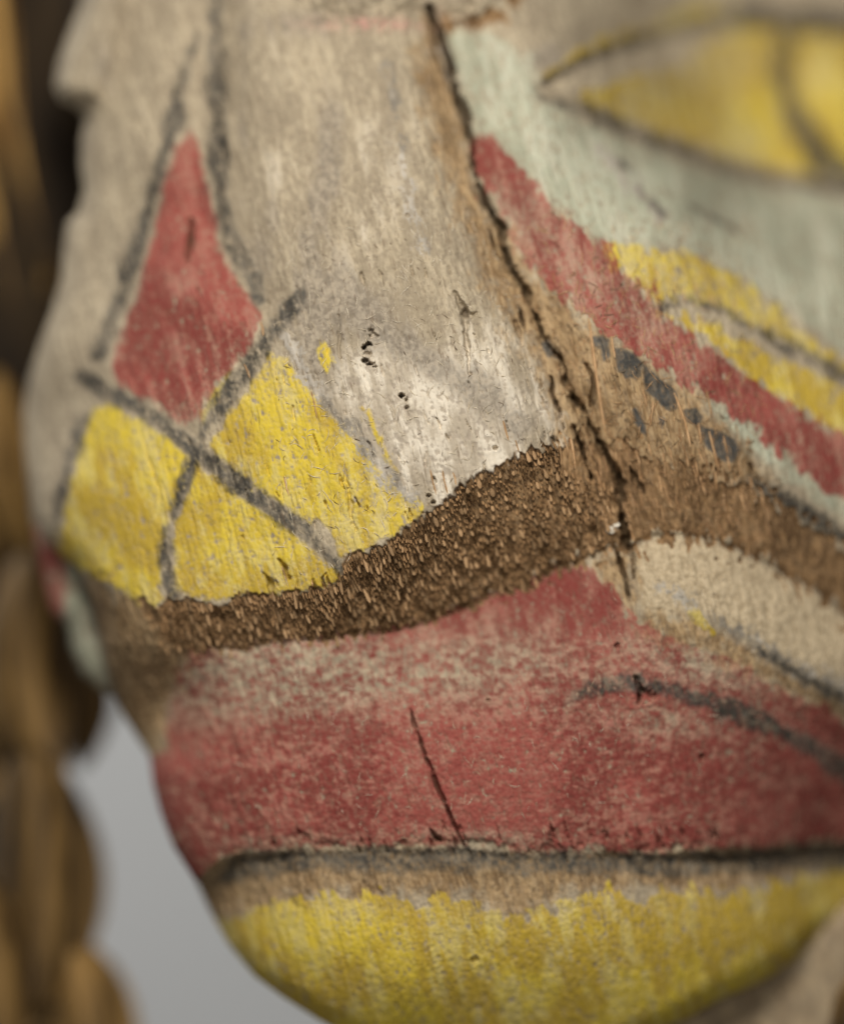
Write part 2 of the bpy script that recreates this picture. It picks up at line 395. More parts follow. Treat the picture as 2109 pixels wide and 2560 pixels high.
PITS = [(764, 678, 7, 7, 24), (769, 690, 10, 7, 16), (758, 707, 8, 6, 40), (748, 714, 6, 6, 40), (757, 728, 10, 7, 18), (752, 741, 8, 7, 40), (762, 748, 9, 5, 36), (770, 754, 5, 3, 26),
        (827, 814, 8, 6, 40), (836, 822, 5, 7, 26), (838, 838, 5, 6, 22), (1270, 1330, 7, 7, 20), (1005, 1443, 5, 5, 14), (1447, 1560, 8, 8, 18), (977, 1980, 9, 10, 14),
        (882, 1020, 5, 5, 24), (891, 1034, 6, 5, 24), (1330, 1433, 20, 16, 22), (925, 1022, 5, 5, 20), (1020, 922, 6, 5, 20)]


# short drying checks along the grain
_r = random.Random(21)
FINE_SPLITS = [([(1008, 470), (1018, 505), (1032, 545)], [1, 3, 1], 20), ([(1132, 772), (1142, 822), (1160, 880)], [1, 4, 2], 24), ([(1180, 872), (1200, 925), (1216, 985)], [2, 4, 2], 24),
          ([(1066, 622), (1078, 660), (1084, 690)], [1, 3, 1], 18), ([(886, 60), (900, 118), (926, 172)], [3, 4, 2], 22), ([(1272, 1140), (1284, 1190), (1296, 1240)], [3, 4, 1], 18), ([(1300, 1140), (1306, 1190)], [3, 2], 16),
          ]
while len(FINE_SPLITS) < 110:
    _u, _v = _r.uniform(380, 1130), _r.uniform(520, 1225)
    if _v > float(E1v(_u)) - 12 or _u > float(np.interp(_v, [p[1] for p in CRACK], [p[0] for p in CRACK])) - 30:
        continue
    _l = _r.uniform(12, 42)
    _s = _r.gauss(0.26, 0.08)
    _w = _r.uniform(1.3, 2.6)
    FINE_SPLITS.append(([(_u, _v), (_u + _s * _l * 0.5 + _r.uniform(-2, 2), _v + _l * 0.5), (_u + _s * _l, _v + _l)], [0.6, _w, 0.8], _r.uniform(6, 17)))
while len(FINE_SPLITS) < 170:
    _u, _v = _r.uniform(460, 1500), _r.uniform(1690, 1745)
    _l = _r.uniform(12, 34)
    FINE_SPLITS.append(([(_u, _v), (_u + 0.3 * _l, _v + _l)], [0.8, _r.uniform(2, 4)], _r.uniform(8, 18)))


def pigments(u, v):
    """where each colour was brushed, in plan units from its outline (positive inside)"""
    q, p = grain(u, v)
    # brush edges and flaking wander across the grain
    j = (fbm(q / 15, p / 30, 201, 4) - 0.5) * 52 + (vnoise(q / 4.5, p / 10, 207) - 0.5) * 12
    j2 = (fbm(q / 26, p / 26, 211, 4) - 0.5) * 40
    j3 = (fbm(u / 90, v / 90, 219, 2) - 0.5) * 16
    A = {}
    br0 = sd_poly(BROWN, u, v)
    red = np.maximum.reduce([sd_poly(RED_TRI, u, v), sd_poly(RED_BAND, u, v), sd_poly(RED_LIP, u, v)])
    A['red'] = red + j * np.interp(u, [0, 560, 900, 1800], [0.45, 0.5, 0.75, 0.8]) * np.where((u > 960) & (v < 1100), 1.5, 1.0) + j3
    yel = np.maximum.reduce([sd_poly(x, u, v) for x in [YEL_1, YEL_2, YEL_3, YEL_BAND, YEL_BAND2, YEL_LID, YEL_EYE] + YEL_BITS])
    yel = np.maximum(yel, np.clip(v - Y1v(u), -70, 70))
    rim = smooth(u, 735, 790) * (1 - smooth(u, 890, 905)) * smooth(-br0, -40, -2)
    yel = np.where((u > 735) & (u < 900), np.minimum(yel, -br0 - 7 * rim), yel)
    A['yellow'] = yel + j * np.where(v > 1700, 1.25, np.interp(u, [0, 1180, 1260], [0.5, 0.5, 0.95])) + j2 * np.where(v > 1700, 0.8, 0.0) + j3 * 0.5
    A['green'] = np.maximum(sd_poly(GREEN, u, v), sd_line(GREEN_LINE, [8, 13, 14, 15, 15, 16, 16], u, v)) + j2 * 1.0
    blk = np.maximum.reduce([sd_line(a, b, u, v) for a, b in BLACK] + [sd_poly(MOUTH_BLACK, u, v)]) + (fbm(u / 60, v / 60, 223, 2) - 0.5) * 18 + j * 0.42 + j2 * 0.34
    flk = np.maximum.reduce([sd_poly(x, u, v) for x in BLACK_FLAKES]) + j * 0.16 + 3
    A['black'] = blk
    A['flake'] = flk
    A['pale'] = np.maximum.reduce([sd_line(a, b, u, v) for a, b in PALE_GREY]) + j * 0.9
    brow_edge = 24 - np.abs(sd_poly(BROW, u, v) + 6) + 26 * (fbm(u / 18, v / 18, 97, 3) - .5)  # brow's brown right edge, with the shadow under it put into the colour
    br0 = np.maximum(br0, np.where((v < 120) & (u > 880), brow_edge * 0.7 - 9, -70))
    lowr = smooth(v, (E1v(u) + 2 * L1v(u)) / 3, L1v(u) - 6) * (u < 1290)
    br0 = br0 + lowr * (2 + 46 * (fbm(q / 9, p / 26, 233, 3) - 0.5))
    A['brown'] = br0 + smooth(u, 1150, 1320) * 22 * smooth(br0, 0, 30) + j * 0.11 + (fbm(q / 8, p / 16, 231, 2) - 0.5) * np.interp(u, [0, 1040, 1130, 1200, 1300], [30, 30, 60, 90, 120])
    tan = np.maximum.reduce([sd_poly(x, u, v) for x in TAN])
    A['tan'] = tan - 10 * smooth(u, 900, 1000) * (1 - smooth(u, 1150, 1250)) + j * 1.2 + j2
    # large uneven tone, brush-thin patches, and where flakes have come off along the grain
    A['tone'] = fbm(u / 120, v / 120, 241, 3)
    A['thin'] = 0.6 * fbm(q / 18, p / 95, 247, 4) + 0.4 * fbm(q / 60, p / 90, 248, 3)
    low = smooth(v, 1280, 1340) * (1 - smooth(v, 1750, 1800))
    A['thin'] = A['thin'] * (1 - low) + low * (0.65 * fbm(u / 16, v / 10, 249, 3) + 0.35 * fbm(u / 70, v / 40, 250, 3))
    A['chip'] = np.clip(0.55 * fbm(q / 6, p / 14, 251, 3) + 0.45 * fbm(u / 7, v / 6, 257, 3), 0, 1)
    A['tip'] = np.clip(0.42 * blob(u, v, 760, 380, 60, 260, 0.12) + 0.3 * blob(u, v, 560, 300, 40, 200) + 1.15 * blob(u, v, 950, 880, 230, 190, 0.2) + 0.5 * blob(u, v, 760, 830, 160, 160), 0, 1)
    A['grey'] = np.clip(0.9 * blob(u, v, 730, 640, 130, 90) + 0.8 * blob(u, v, 880, 740, 120, 45, 0.6) + 0.8 * blob(u, v, 680, 300, 40, 130) + 0.7 * blob(u, v, 640, 480, 50, 120)
                        + 0.6 * blob(u, v, 545, 480, 30, 110) + 0.5 * blob(u, v, 845, 450, 25, 160) + 0.7 * blob(u, v, 640, 760, 60, 120, -0.5) + 0.8 * blob(u, v, 1000, 820, 50, 60)
                        + 0.9 * blob(u, v, 1080, 880, 50, 40) + 0.7 * blob(u, v, 1420, 0, 70, 40) + 0.6 * blob(u, v, 210, 120, 40, 70) + 0.6 * blob(u, v, 620, 40, 120, 40)
                        + 0.9 * blob(u, v, 1130, 110, 40, 40) + 0.75 * blob(u, v, 1310, 375, 45, 90, 0.7) + 0.5 * blob(u, v, 1480, 440, 150, 30, 0.3) + 0.6 * blob(u, v, 800, 240, 22, 170, 0.1)
                        + 0.55 * blob(u, v, 500, 200, 22, 200), 0, 1)
    A['wear'] = np.clip(1.1 * blob(u, v, 820, 1378, 400, 68, -0.05) + 1.0 * blob(u, v, 500, 1395, 200, 85, -0.1) + 0.6 * blob(u, v, 1370, 1485, 110, 35, 0.15) + 0.8 * blob(u, v, 1450, 1370, 160, 40, 0.35)
                        + 0.55 * blob(u, v, 1050, 440, 70, 60, 0.8) + 0.5 * blob(u, v, 560, 760, 90, 60) + 0.55 * blob(u, v, 790, 1010, 90, 70) + 0.5 * blob(u, v, 1250, 600, 190, 60, 0.7) + 0.7 * blob(u, v, 1520, 610, 260, 70, 0.5) + 0.6 * blob(u, v, 950, 1866, 480, 24)
                        + 0.6 * blob(u, v, 1000, 1730, 170, 22) + 0.4 * blob(u, v, 600, 1740, 150, 25) + 0.8 * blob(u, v, 1440, 120, 170, 75, -0.2) + 0.3 * blob(u, v, 1600, 260, 150, 60) + 0.5 * blob(u, v, 400, 850, 60, 30)
                        + 0.35 * blob(u, v, 440, 60, 60, 120) + 0.4 * blob(u, v, 350, 200, 60, 120) + 0.8 * blob(u, v, 1180, 180, 120, 70) + 0.8 * blob(u, v, 1400, 290, 200, 50, 0.3) + 0.6 * blob(u, v, 1300, 70, 150, 40, -0.4)
                        + 0.5 * blob(u, v, 640, 1100, 60, 40) + 0.3 * blob(u, v, 950, 1785, 480, 20), 0, 1)
    A['pink'] = np.clip(0.9 * blob(u, v, 780, 42, 130, 14) + 0.7 * blob(u, v, 900, 60, 16, 40), 0, 1)
    A['lens'] = smooth(sd_poly(LENS, u, v), -4, 10)
    return A


def relief(u, v, A):
    q, p = grain(u, v)
    br = smooth(A['brown'], -1.5, 4)
    tn = smooth(A['tan'], -12, 18) * (1 - br)
    paint = (1 - br) * (1 - 0.6 * tn)
    d = paint * (2.8 * (fbm(q / 6, p / 38, 11, 2) - .5) * 2 + 0.8 * (vnoise(q / 3.6, p / 6, 12) - .5) * 2 + 5 * (fbm(q / 38, p / 90, 13, 3) - .5))
    d += br * (8.0 + 9 * (vnoise(q / 5.0, p / 24, 21) - .5) + 6 * (vnoise(q / 3.0, p / 10, 22) - .5) + 12 * (fbm(q / 22, p / 46, 23, 3) - .5))
    d += tn * (2.0 + 9 * (fbm(q / 7, p / 42, 31, 3) - .5) + 4.5 * (vnoise(q / 3.4, p / 11, 32) - .5) + 10 * (fbm(q / 34, p / 70, 33, 2) - .5))
    le = A['lens']
    d += le * (3.5 * (fbm(u / 9.0, v / 8.0, 41, 3) - .5))
    lip = smooth(v, 1290, 1340)
    d += lip * (1 - br) * (2.6 * (fbm(u / 5, v / 4.2, 51, 2) - .5))
    ck = smooth(A['chip'] + 0.2 * A['wear'], 0.54, 0.62) * paint
    d += 1.5 * ck
    # brush-thick paint at flake edges
    for k, t in (('red', 1.6), ('yellow', 1.8), ('black', 1.3), ('green', 1.3)):
        d -= t * smooth(A[k], -2, 3) * paint
    # worn, broken paint rim above the underside
    d -= 2.2 * np.exp(-((A['brown'] + 5) / 6.0) ** 2) * smooth(u, 680, 760) * (1 - smooth(u, 1080, 1130))
    # cracks and worm holes
    jit = (vnoise(u / 9, v / 9, 61) - .5) * 5 + (vnoise(u / 4, v / 4, 62) - .5) * 3
    jx = (vnoise(u / 23, v / 23, 63) - .5) * 9 + (vnoise(u / 7, v / 9, 64) - .5) * 6
    jx2 = (vnoise(u / 9, v / 9, 65) - .5) * 6
    jw2 = (vnoise(u / 26, v / 26, 66) - .5) * 9

    def cut(pts, w, depth, jw=1.0):
        s = sd_line(pts, w, u + jx * jw, v + jx2 * jw, 30) + (jit * 0.55 + jw2) * jw
        h = max(w)
        return depth * np.clip(s / (0.8 * h), 0, 1) ** 0.9
    d += cut(CRACK, [w * 1.12 for w in CRACK_W], 64)
    # wood torn ragged on both sides of the long crack
    sc = sd_line(CRACK, [c + 9 for c in CRACK_W], u, v, 30)
    d -= 4 * np.exp(-((sc - 1) / 6.0) ** 2) * (0.3 + vnoise(u / 18, v / 30, 68))
    d += 15 * smooth(sc, -2, 8) * smooth(vnoise(q / 7, p / 22, 67), 0.45, 0.8) * smooth(v, 330, 470)
    d += cut(LIP_CRACK, [2, 4, 5, 5.5, 5, 3], 30, 0.4)
    for a, b, c in SPLITS:
        d += cut(a, [x * 1.5 + 1 for x in b], c * 1.1, 0.7)
    for a, b, c in FINE_SPLITS:
        d += cut(a, b, c, 0.5)
    for (x, y, rx, ry, dep) in PITS:
        def f(a, b):
            r = np.hypot((a - x) / rx, (b - y) / ry) + (vnoise(a / 5, b / 5, 71) - .5) * 0.8 + (vnoise(a / 2.5, b / 2.5, 72) - .5) * 0.3
            return dep * 0.8 * (1 - smooth(r, 0.45, 1.1)) - 2.0 * np.exp(-((r - 1.25) / 0.2) ** 2)
        d += windowed([(x, y)], u, v, 2.2 * max(rx, ry), f, 0)
    # chipped notches along the lower rim of the red lip
    s = v - M1v(u)
    d += 9 * np.exp(-((s + 6) / 9.0) ** 2) * smooth(fbm(u / 16, v / 30, 81, 2), 0.52, 0.72)
    s = v - Y1v(u)
    d += (7 * (fbm(u / 12, v / 22, 82, 3) - .5)) * np.exp(-((s + 20) / 40.0) ** 2)
    return d


# ------------------------------------------------------------------ node helpers and materials
def new_mat(name):
    m = bpy.data.materials.new(name)
    m.use_nodes = True
    nt = m.node_tree
    nt.nodes.clear()
    return m, nt


class G:
    """tiny wrapper so that node graphs read like formulas"""
    def __init__(self, nt):
        self.nt = nt

    def put(self, sock, val):
        if hasattr(val, 'is_output'):
            self.nt.links.new(val, sock)
        elif isinstance(val, (tuple, list)) and len(val) == 3 and sock.type == 'RGBA':
            sock.default_value = (*val, 1)
        else:
            sock.default_value = val

    def math(self, op, a, b=0.0, clamp=False):
        n = self.nt.nodes.new('ShaderNodeMath')
        n.operation = op
        n.use_clamp = clamp
        self.put(n.inputs[0], a)
        self.put(n.inputs[1], b)
        return n.outputs[0]

    def add(self, *xs):
        r = xs[0]
        for x in xs[1:]:
            r = self.math('ADD', r, x)
        return r

    def mul(self, a, b):
        return self.math('MULTIPLY', a, b)

    def centred(self, n, k):
        """(n - 0.5) * k"""
        nd = self.nt.nodes.new('ShaderNodeMath')
        nd.operation = 'MULTIPLY_ADD'
        self.put(nd.inputs[0], n)
        nd.inputs[1].default_value = k
        nd.inputs[2].default_value = -0.5 * k
        return nd.outputs[0]

    def step(self, x, a, b, lo=0.0, hi=1.0):
        n = self.nt.nodes.new('ShaderNodeMapRange')
        n.interpolation_type = 'SMOOTHSTEP'
        self.put(n.inputs['Value'], x)
        n.inputs['From Min'].default_value = a
        n.inputs['From Max'].default_value = b
        n.inputs['To Min'].default_value = lo
        n.inputs['To Max'].default_value = hi
        return n.outputs[0]

    def mix(self, f, a, b):
        n = self.nt.nodes.new('ShaderNodeMix')
        n.data_type = 'RGBA'
        self.put(n.inputs['Factor'], f)
        self.put(n.inputs[6], a)
        self.put(n.inputs[7], b)
        return n.outputs[2]

    def attr(self, name):
        n = self.nt.nodes.new('ShaderNodeAttribute')
        n.attribute_name = name
        return n.outputs['Fac']

    def coords(self, rot=0.0, scale=(1000, 1000, 1000), vec=None):
        if vec is None:
            t = self.nt.nodes.new('ShaderNodeTexCoord')
            vec = t.outputs['Object']
        n = self.nt.nodes.new('ShaderNodeMapping')
        n.inputs['Rotation'].default_value = (0, rot, 0)
        n.inputs['Scale'].default_value = scale
        self.put(n.inputs['Vector'], vec)
        return n.outputs[0]

    def noise(self, vec, scale, detail=3, rough=0.55, distortion=0.0):
        n = self.nt.nodes.new('ShaderNodeTexNoise')
        self.put(n.inputs['Vector'], vec)
        n.inputs['Scale'].default_value = scale
        n.inputs['Detail'].default_value = detail
        n.inputs['Roughness'].default_value = rough
        n.inputs['Distortion'].default_value = distortion
        return n.outputs['Fac']

    def voronoi(self, vec, scale, feature='F1'):
        n = self.nt.nodes.new('ShaderNodeTexVoronoi')
        n.feature = feature
        self.put(n.inputs['Vector'], vec)
        n.inputs['Scale'].default_value = scale
        return n.outputs['Distance']

    def bump(self, h, strength, dist, normal=None):
        n = self.nt.nodes.new('ShaderNodeBump')
        n.inputs['Strength'].default_value = strength
        n.inputs['Distance'].default_value = dist
        self.put(n.inputs['Height'], h)
        if normal is not None:
            self.put(n.inputs['Normal'], normal)
        return n.outputs[0]

    def shade(self, colour, rough, normal=None, spec=0.3):
        b = self.nt.nodes.new('ShaderNodeBsdfPrincipled')
        o = self.nt.nodes.new('ShaderNodeOutputMaterial')
        self.put(b.inputs['Base Color'], colour)
        self.put(b.inputs['Roughness'], rough)
        b.inputs['Specular IOR Level'].default_value = spec
        if normal is not None:
            self.put(b.inputs['Normal'], normal)
        self.nt.links.new(b.outputs[0], o.inputs[0])


def painted_wood():
    m, nt = new_mat('flaking_paint_on_palm_wood')
    g = G(nt)
    straight = g.coords(rot=math.atan(GA))
    mm = g.coords()
    streak = g.coords(vec=straight, scale=(1, 1, 0.28))
    hair = g.coords(vec=straight, scale=(1, 1, 0.10))
    nB = g.noise(streak, 1.4, 3, 0.55)              # fibres
    nC = g.noise(mm, 3.6, 1, 0.5)                   # crumbs
    nD = g.noise(mm, 0.95, 3, 0.55, 0.5)            # mottling
    nE = g.noise(hair, 2.4, 2, 0.5)                 # long hairs
    nA, nF, chip, wear = g.attr('tone'), g.attr('thin'), g.attr('chip'), g.attr('wear')
    speck = g.voronoi(mm, 0.75)
    grit = g.add(g.centred(nB, 0.30), g.centred(nC, 0.16), g.centred(nD, 0.24))

    def mask(name, k, w):
        return g.step(g.add(g.attr(name), g.mul(grit, k)), -w, w)

    # cream ground coat
    cream = g.mix(g.step(g.add(g.mul(nD, 0.5), g.mul(nB, 0.5), g.centred(nF, 0.9), g.centred(nB, 0.3)), 0.30, 0.70), (0.30, 0.245, 0.170), (0.46, 0.385, 0.270))
    cream = g.mix(g.mul(g.step(nC, 0.50, 0.80), 0.30), cream, (0.52, 0.44, 0.315))
    cream = g.mix(g.step(g.add(chip, g.mul(grit, 0.5)), 0.54, 0.66, 0.0, 0.5), cream, (0.22, 0.18, 0.13))
    white = g.mix(g.step(g.add(nF, g.mul(grit, 0.8)), 0.36, 0.60), (0.45, 0.385, 0.295), (0.70, 0.63, 0.515))
    white = g.mix(g.step(g.add(chip, g.mul(grit, 0.6)), 0.52, 0.64, 0.0, 0.7), white, (0.34, 0.285, 0.225))
    cream = g.mix(g.step(g.add(g.attr('tip'), g.centred(nF, 1.3)), 0.15, 1.0), cream, white)
    cream = g.mix(g.mul(g.attr('lens'), 0.7), cream, g.mix(g.step(g.add(nD, g.centred(nC, 0.4)), 0.32, 0.66), (0.38, 0.29, 0.175), (0.60, 0.485, 0.32)))
    gz = g.step(g.add(g.attr('grey'), g.centred(nF, 1.4), g.mul(grit, 1.2)), 0.30, 0.80)
    cream = g.mix(g.mul(gz, 0.78), cream, g.mix(g.step(nD, 0.35, 0.65), (0.19, 0.160, 0.125), (0.35, 0.30, 0.235)))
    cream = g.mix(g.mul(g.attr('pink'), g.step(nD, 0.38, 0.6)), cream, (0.52, 0.28, 0.23))
    # bare fibrous wood, tan where dusty, brown where freshly broken
    tan = g.mix(g.step(g.add(nB, g.centred(nF, 0.7)), 0.30, 0.70), (0.18, 0.104, 0.044), (0.385, 0.255, 0.125))
    tan = g.mix(g.mul(g.step(nE, 0.50, 0.66), 0.55), tan, (0.52, 0.37, 0.21))
    tan = g.mix(g.step(g.add(chip, g.mul(grit, 0.5)), 0.53, 0.64, 0.0, 0.65), tan, (0.13, 0.08, 0.038))
    brown = g.mix(g.step(g.add(nB, g.centred(nF, 0.6)), 0.34, 0.68), (0.088, 0.048, 0.021), (0.30, 0.18, 0.083))
    brown = g.mix(g.mul(g.step(nC, 0.48, 0.72), 0.6), brown, (0.37, 0.235, 0.125))
    brown = g.mix(g.mul(g.step(nA, 0.40, 0.62), 0.30), brown, (0.25, 0.15, 0.07))
    c = g.mix(g.mul(mask('tan', 140, 28), 0.90), cream, tan)

    rub = g.mul(wear, g.step(g.add(g.mul(nF, 0.5), g.mul(chip, 0.5), g.mul(grit, 0.9)), 0.22, 0.66))

    def coat(c, name, deep, mid, pale, k, w, loss, lossw, wk, thin, dusty=0.45, crumbs=0.35):
        mk = mask(name, k, w)
        colr = g.mix(g.step(g.add(nA, g.centred(nF, 0.8), g.mul(grit, 0.5)), 0.36, 0.64), deep, mid)
        colr = g.mix(g.step(g.add(nF, g.mul(grit, 1.1)), 0.50, 0.68, 0.0, dusty), colr, pale)
        colr = g.mix(g.mul(g.step(nC, 0.52, 0.82), crumbs), colr, pale)
        keep = g.step(g.add(chip, g.mul(grit, 0.6)), loss, loss + lossw, 1.0, 0.0)
        # rubbed thin, the ground shows through
        cover = g.math('SUBTRACT', 1.0, g.add(g.mul(rub, wk), g.step(g.add(chip, g.mul(grit, 0.9)), 0.42, 0.64, 0.0, thin)), True)
        f = g.mul(g.mul(mk, keep), cover)
        return g.mix(f, c, colr)

    c = coat(c, 'green', (0.33, 0.335, 0.245), (0.45, 0.46, 0.345), (0.56, 0.57, 0.46), 110, 18, 0.60, 0.14, 0.4, 0.30)
    c = coat(c, 'yellow', (0.47, 0.325, 0.036), (0.62, 0.465, 0.044), (0.64, 0.545, 0.19), 46, 6, 0.625, 0.12, 0.60, 0.20, 0.55)
    c = coat(c, 'red', (0.205, 0.041, 0.034), (0.295, 0.072, 0.058), (0.40, 0.170, 0.135), 60, 7, 0.65, 0.12, 0.88, 0.13, 0.40)
    c = coat(c, 'pale', (0.20, 0.175, 0.14), (0.38, 0.34, 0.285), (0.60, 0.555, 0.48), 110, 8, 0.54, 0.10, 0.0, 0.4)
    c = coat(c, 'black', (0.040, 0.037, 0.032), (0.075, 0.070, 0.061), (0.17, 0.15, 0.12), 60, 10, 0.60, 0.12, 0.55, 0.30)
    c = coat(c, 'flake', (0.040, 0.040, 0.038), (0.070, 0.069, 0.065), (0.13, 0.125, 0.115), 26, 4, 0.66, 0.10, 0.0, 0.2)
    c = g.mix(mask('brown', 36, 5), c, brown)
    # settled dust, thin dark hairline fibres and specks
    c = g.mix(g.step(g.add(nD, g.centred(nF, 0.6)), 0.42, 0.80, 0.02, 0.22), c, (0.40, 0.305, 0.19))
    c = g.mix(g.mul(g.step(nE, 0.62, 0.70), 0.45), c, (0.13, 0.085, 0.05))
    c = g.mix(g.step(g.add(speck, g.centred(nC, 0.16)), 0.03, 0.08, 0.7, 0.0), c, (0.07, 0.055, 0.04))
    # darker brown towards the bottom of deep relief
    c = g.mix(g.mul(g.attr('groove_dark'), 0.8), c, (0.085, 0.055, 0.028))
    h = g.add(g.mul(nB, 0.9), g.mul(nC, 0.4), g.mul(nD, 0.5))
    n = g.bump(h, 0.45, 0.00014)
    g.shade(c, 0.8, n, 0.14)
    return m


def simple_mat(name, c0, c1, scale, rough=0.7, stretch=(1, 1, 0.25), spec=0.3, bump=0.5, info=0.0):
    m, nt = new_mat(name)
    g = G(nt)
    v = g.coords(scale=tuple(1000 * s for s in stretch))
    n1 = g.noise(v, scale, 4, 0.6)
    c = g.mix(g.step(n1, 0.34, 0.66), c0, c1)
    if info:
        oi = nt.nodes.new('ShaderNodeObjectInfo')
        hs = nt.nodes.new('ShaderNodeHueSaturation')
        g.put(hs.inputs['Value'], g.add(1 - info, g.mul(oi.outputs['Random'], 2 * info)))
        g.put(hs.inputs['Color'], c)
        c = hs.outputs[0]
    n = g.bump(n1, bump, 0.0002)
    g.shade(c, rough, n, spec)
    return m


MAT = painted_wood()
M_FIB = simple_mat('fibre_bundle', (0.20, 0.115, 0.052), (0.46, 0.30, 0.165), 1.2, 0.9, info=0.45, spec=0.05)
M_STUB = simple_mat('fibre_stub', (0.065, 0.035, 0.015), (0.36, 0.215, 0.105), 0.6, 0.9, (1, 1, 0.5), spec=0.05)
M_SPL = simple_mat('splinter', (0.34, 0.195, 0.092), (0.54, 0.35, 0.19), 1.6, 0.7, info=0.25, spec=0.15)
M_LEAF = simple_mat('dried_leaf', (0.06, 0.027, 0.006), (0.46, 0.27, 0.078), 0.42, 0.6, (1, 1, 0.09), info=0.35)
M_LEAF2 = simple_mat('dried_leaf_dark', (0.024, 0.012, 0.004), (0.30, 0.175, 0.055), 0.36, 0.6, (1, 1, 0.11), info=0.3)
M_GAP_SHADE = simple_mat('painted_gap_shade', (0.010, 0.006, 0.003), (0.03, 0.018, 0.007), 0.2, 0.9)  # shade in the fringe gaps, put into a near-black leaf colour
M_BACK = simple_mat('grey_paper', (0.475, 0.475, 0.465), (0.505, 0.505, 0.495), 0.5, 0.9, (1, 1, 1), 0.1, 0.05)


# ------------------------------------------------------------------ object helpers
def link(name, data, parent=None):
    o = bpy.data.objects.new(name, data)
    col.objects.link(o)
    if parent is not None:
        o.parent = parent
    return o


def tag(o, label, category=None, kind=None, group=None):
    o['label'] = label
    if category:
        o['category'] = category
    if kind:
        o['kind'] = kind
    if group:
        o['group'] = group


def raw_mesh(name, co, quads, attrs, mat):
    """co (n,3) metres, quads (m,4)"""
    me = bpy.data.meshes.new(name)
    me.vertices.add(len(co))
    me.vertices.foreach_set('co', np.ascontiguousarray(co, np.float32).ravel())
    nq = len(quads)
    me.loops.add(nq * 4)
    me.loops.foreach_set('vertex_index', np.ascontiguousarray(quads, np.int32).ravel())
    me.polygons.add(nq)
    me.polygons.foreach_set('loop_start', np.arange(0, nq * 4, 4, dtype=np.int32))
    me.update(calc_edges=True)
    me.polygons.foreach_set('use_smooth', np.ones(nq, bool))
    for k, a in attrs.items():
        at = me.attributes.new(k, 'FLOAT', 'POINT')
        at.data.foreach_set('value', np.ascontiguousarray(a, np.float32))
    me.materials.append(mat)
    me.update()
    return me


def world_co(u, v, d):
    return np.stack([(u - CU) * K, d * K, (CV - v) * K], -1)


# ------------------------------------------------------------------ backdrop
bw, bh, bd = 1.6, 1.6, 0.62
me = bpy.data.meshes.new('backdrop')
nn = 12
vs, fs = [], []
for i in range(nn + 1):
    for jx in range(2):
        t = i / nn
        vs.append(((-bw / 2 if jx == 0 else bw / 2), bd, -bh / 2 + bh * t))
for i in range(nn):
    fs.append((2 * i, 2 * i + 1, 2 * i + 3, 2 * i + 2))
vs2 = [(x, y + 0.004, z) for x, y, z in vs]
me.from_pydata(vs + vs2, [], fs + [tuple(len(vs) + k for k in f[::-1]) for f in fs])
me.materials.append(M_BACK)
bo = link('backdrop', me)
tag(bo, 'plain light grey studio backdrop behind the mask', kind='structure')

# ------------------------------------------------------------------ the mask
mask = link('painted_mask', None)
tag(mask, 'carved palm wood mask with chipped red, yellow and cream paint and a long crack', 'mask')

gu = np.arange(20, 1826, STEP)
gv = np.arange(-84, 2196, STEP)
U, V = np.meshgrid(gu, gv)
shape = U.shape
uf, vf = U.ravel(), V.ravel()
ins = inside(OUTLINE, uf, vf)
uu, vv = uf[ins], vf[ins]
PIG = pigments(uu, vv)
D0 = base_depth(uu, vv)
R = relief(uu, vv, PIG)
DEPTH = D0 + R + edge_roll(uu, vv)
PIG['groove_dark'] = smooth(R, 16, 34) * 0.9

idx = np.full(uf.shape, -1, np.int64)
idx[ins] = np.arange(ins.sum())
idx = idx.reshape(shape)
qd = np.stack([idx[:-1, :-1], idx[1:, :-1], idx[1:, 1:], idx[:-1, 1:]], -1).reshape(-1, 4)
qd = qd[(qd >= 0).all(1)]
cu = uu[qd].mean(1)
cv = vv[qd].mean(1)

# which carved part each face belongs to
PARTS = ['nose', 'nose_underside', 'nostril_wing', 'cheek', 'cheek_fold', 'upper_lip', 'lower_lip', 'eye', 'far_eyelid', 'brow']
lab = np.zeros(len(qd), np.int32)
crack_u = np.interp(cv, [p[1] for p in CRACK], [p[0] for p in CRACK])
WING_R = [(-90, 440), (300, 446), (470, 466), (568, 514), (612, 545), (640, 592), (665, 573), (758, 506), (850, 440), (930, 402), (1026, 532), (1110, 645), (1200, 700)]
wing_u = np.interp(cv, [p[0] for p in WING_R], [p[1] for p in WING_R])
lab[cu < wing_u] = 2
lab[cu > crack_u] = 3
lab[(cv > E1v(cu)) & (cu < np.maximum(crack_u, 1180))] = 1
lab[(cv > E1v(cu)) & (cu < 1180)] = 1
lab[cv > L1v(cu)] = 5
lab[inside(LENS, cu, cv)] = 4
lab[cv > M1v(cu) + 12] = 6
lab[inside(EYE, cu, cv)] = 7
lab[inside(FAR_LID, cu, cv)] = 8
lab[inside(BROW, cu, cv)] = 9

# free boundary of the whole sheet -> a wall running back, so that the carving has thickness
e = np.concatenate([qd[:, [0, 1]], qd[:, [1, 2]], qd[:, [2, 3]], qd[:, [3, 0]]])
ef = np.tile(np.arange(len(qd)), 4)
key = np.sort(e, 1)
key = key[:, 0] * (len(uu) + 1) + key[:, 1]
_, inv, cnt = np.unique(key, return_inverse=True, return_counts=True)
bsel = cnt[inv] == 1
be, bf = e[bsel], ef[bsel]

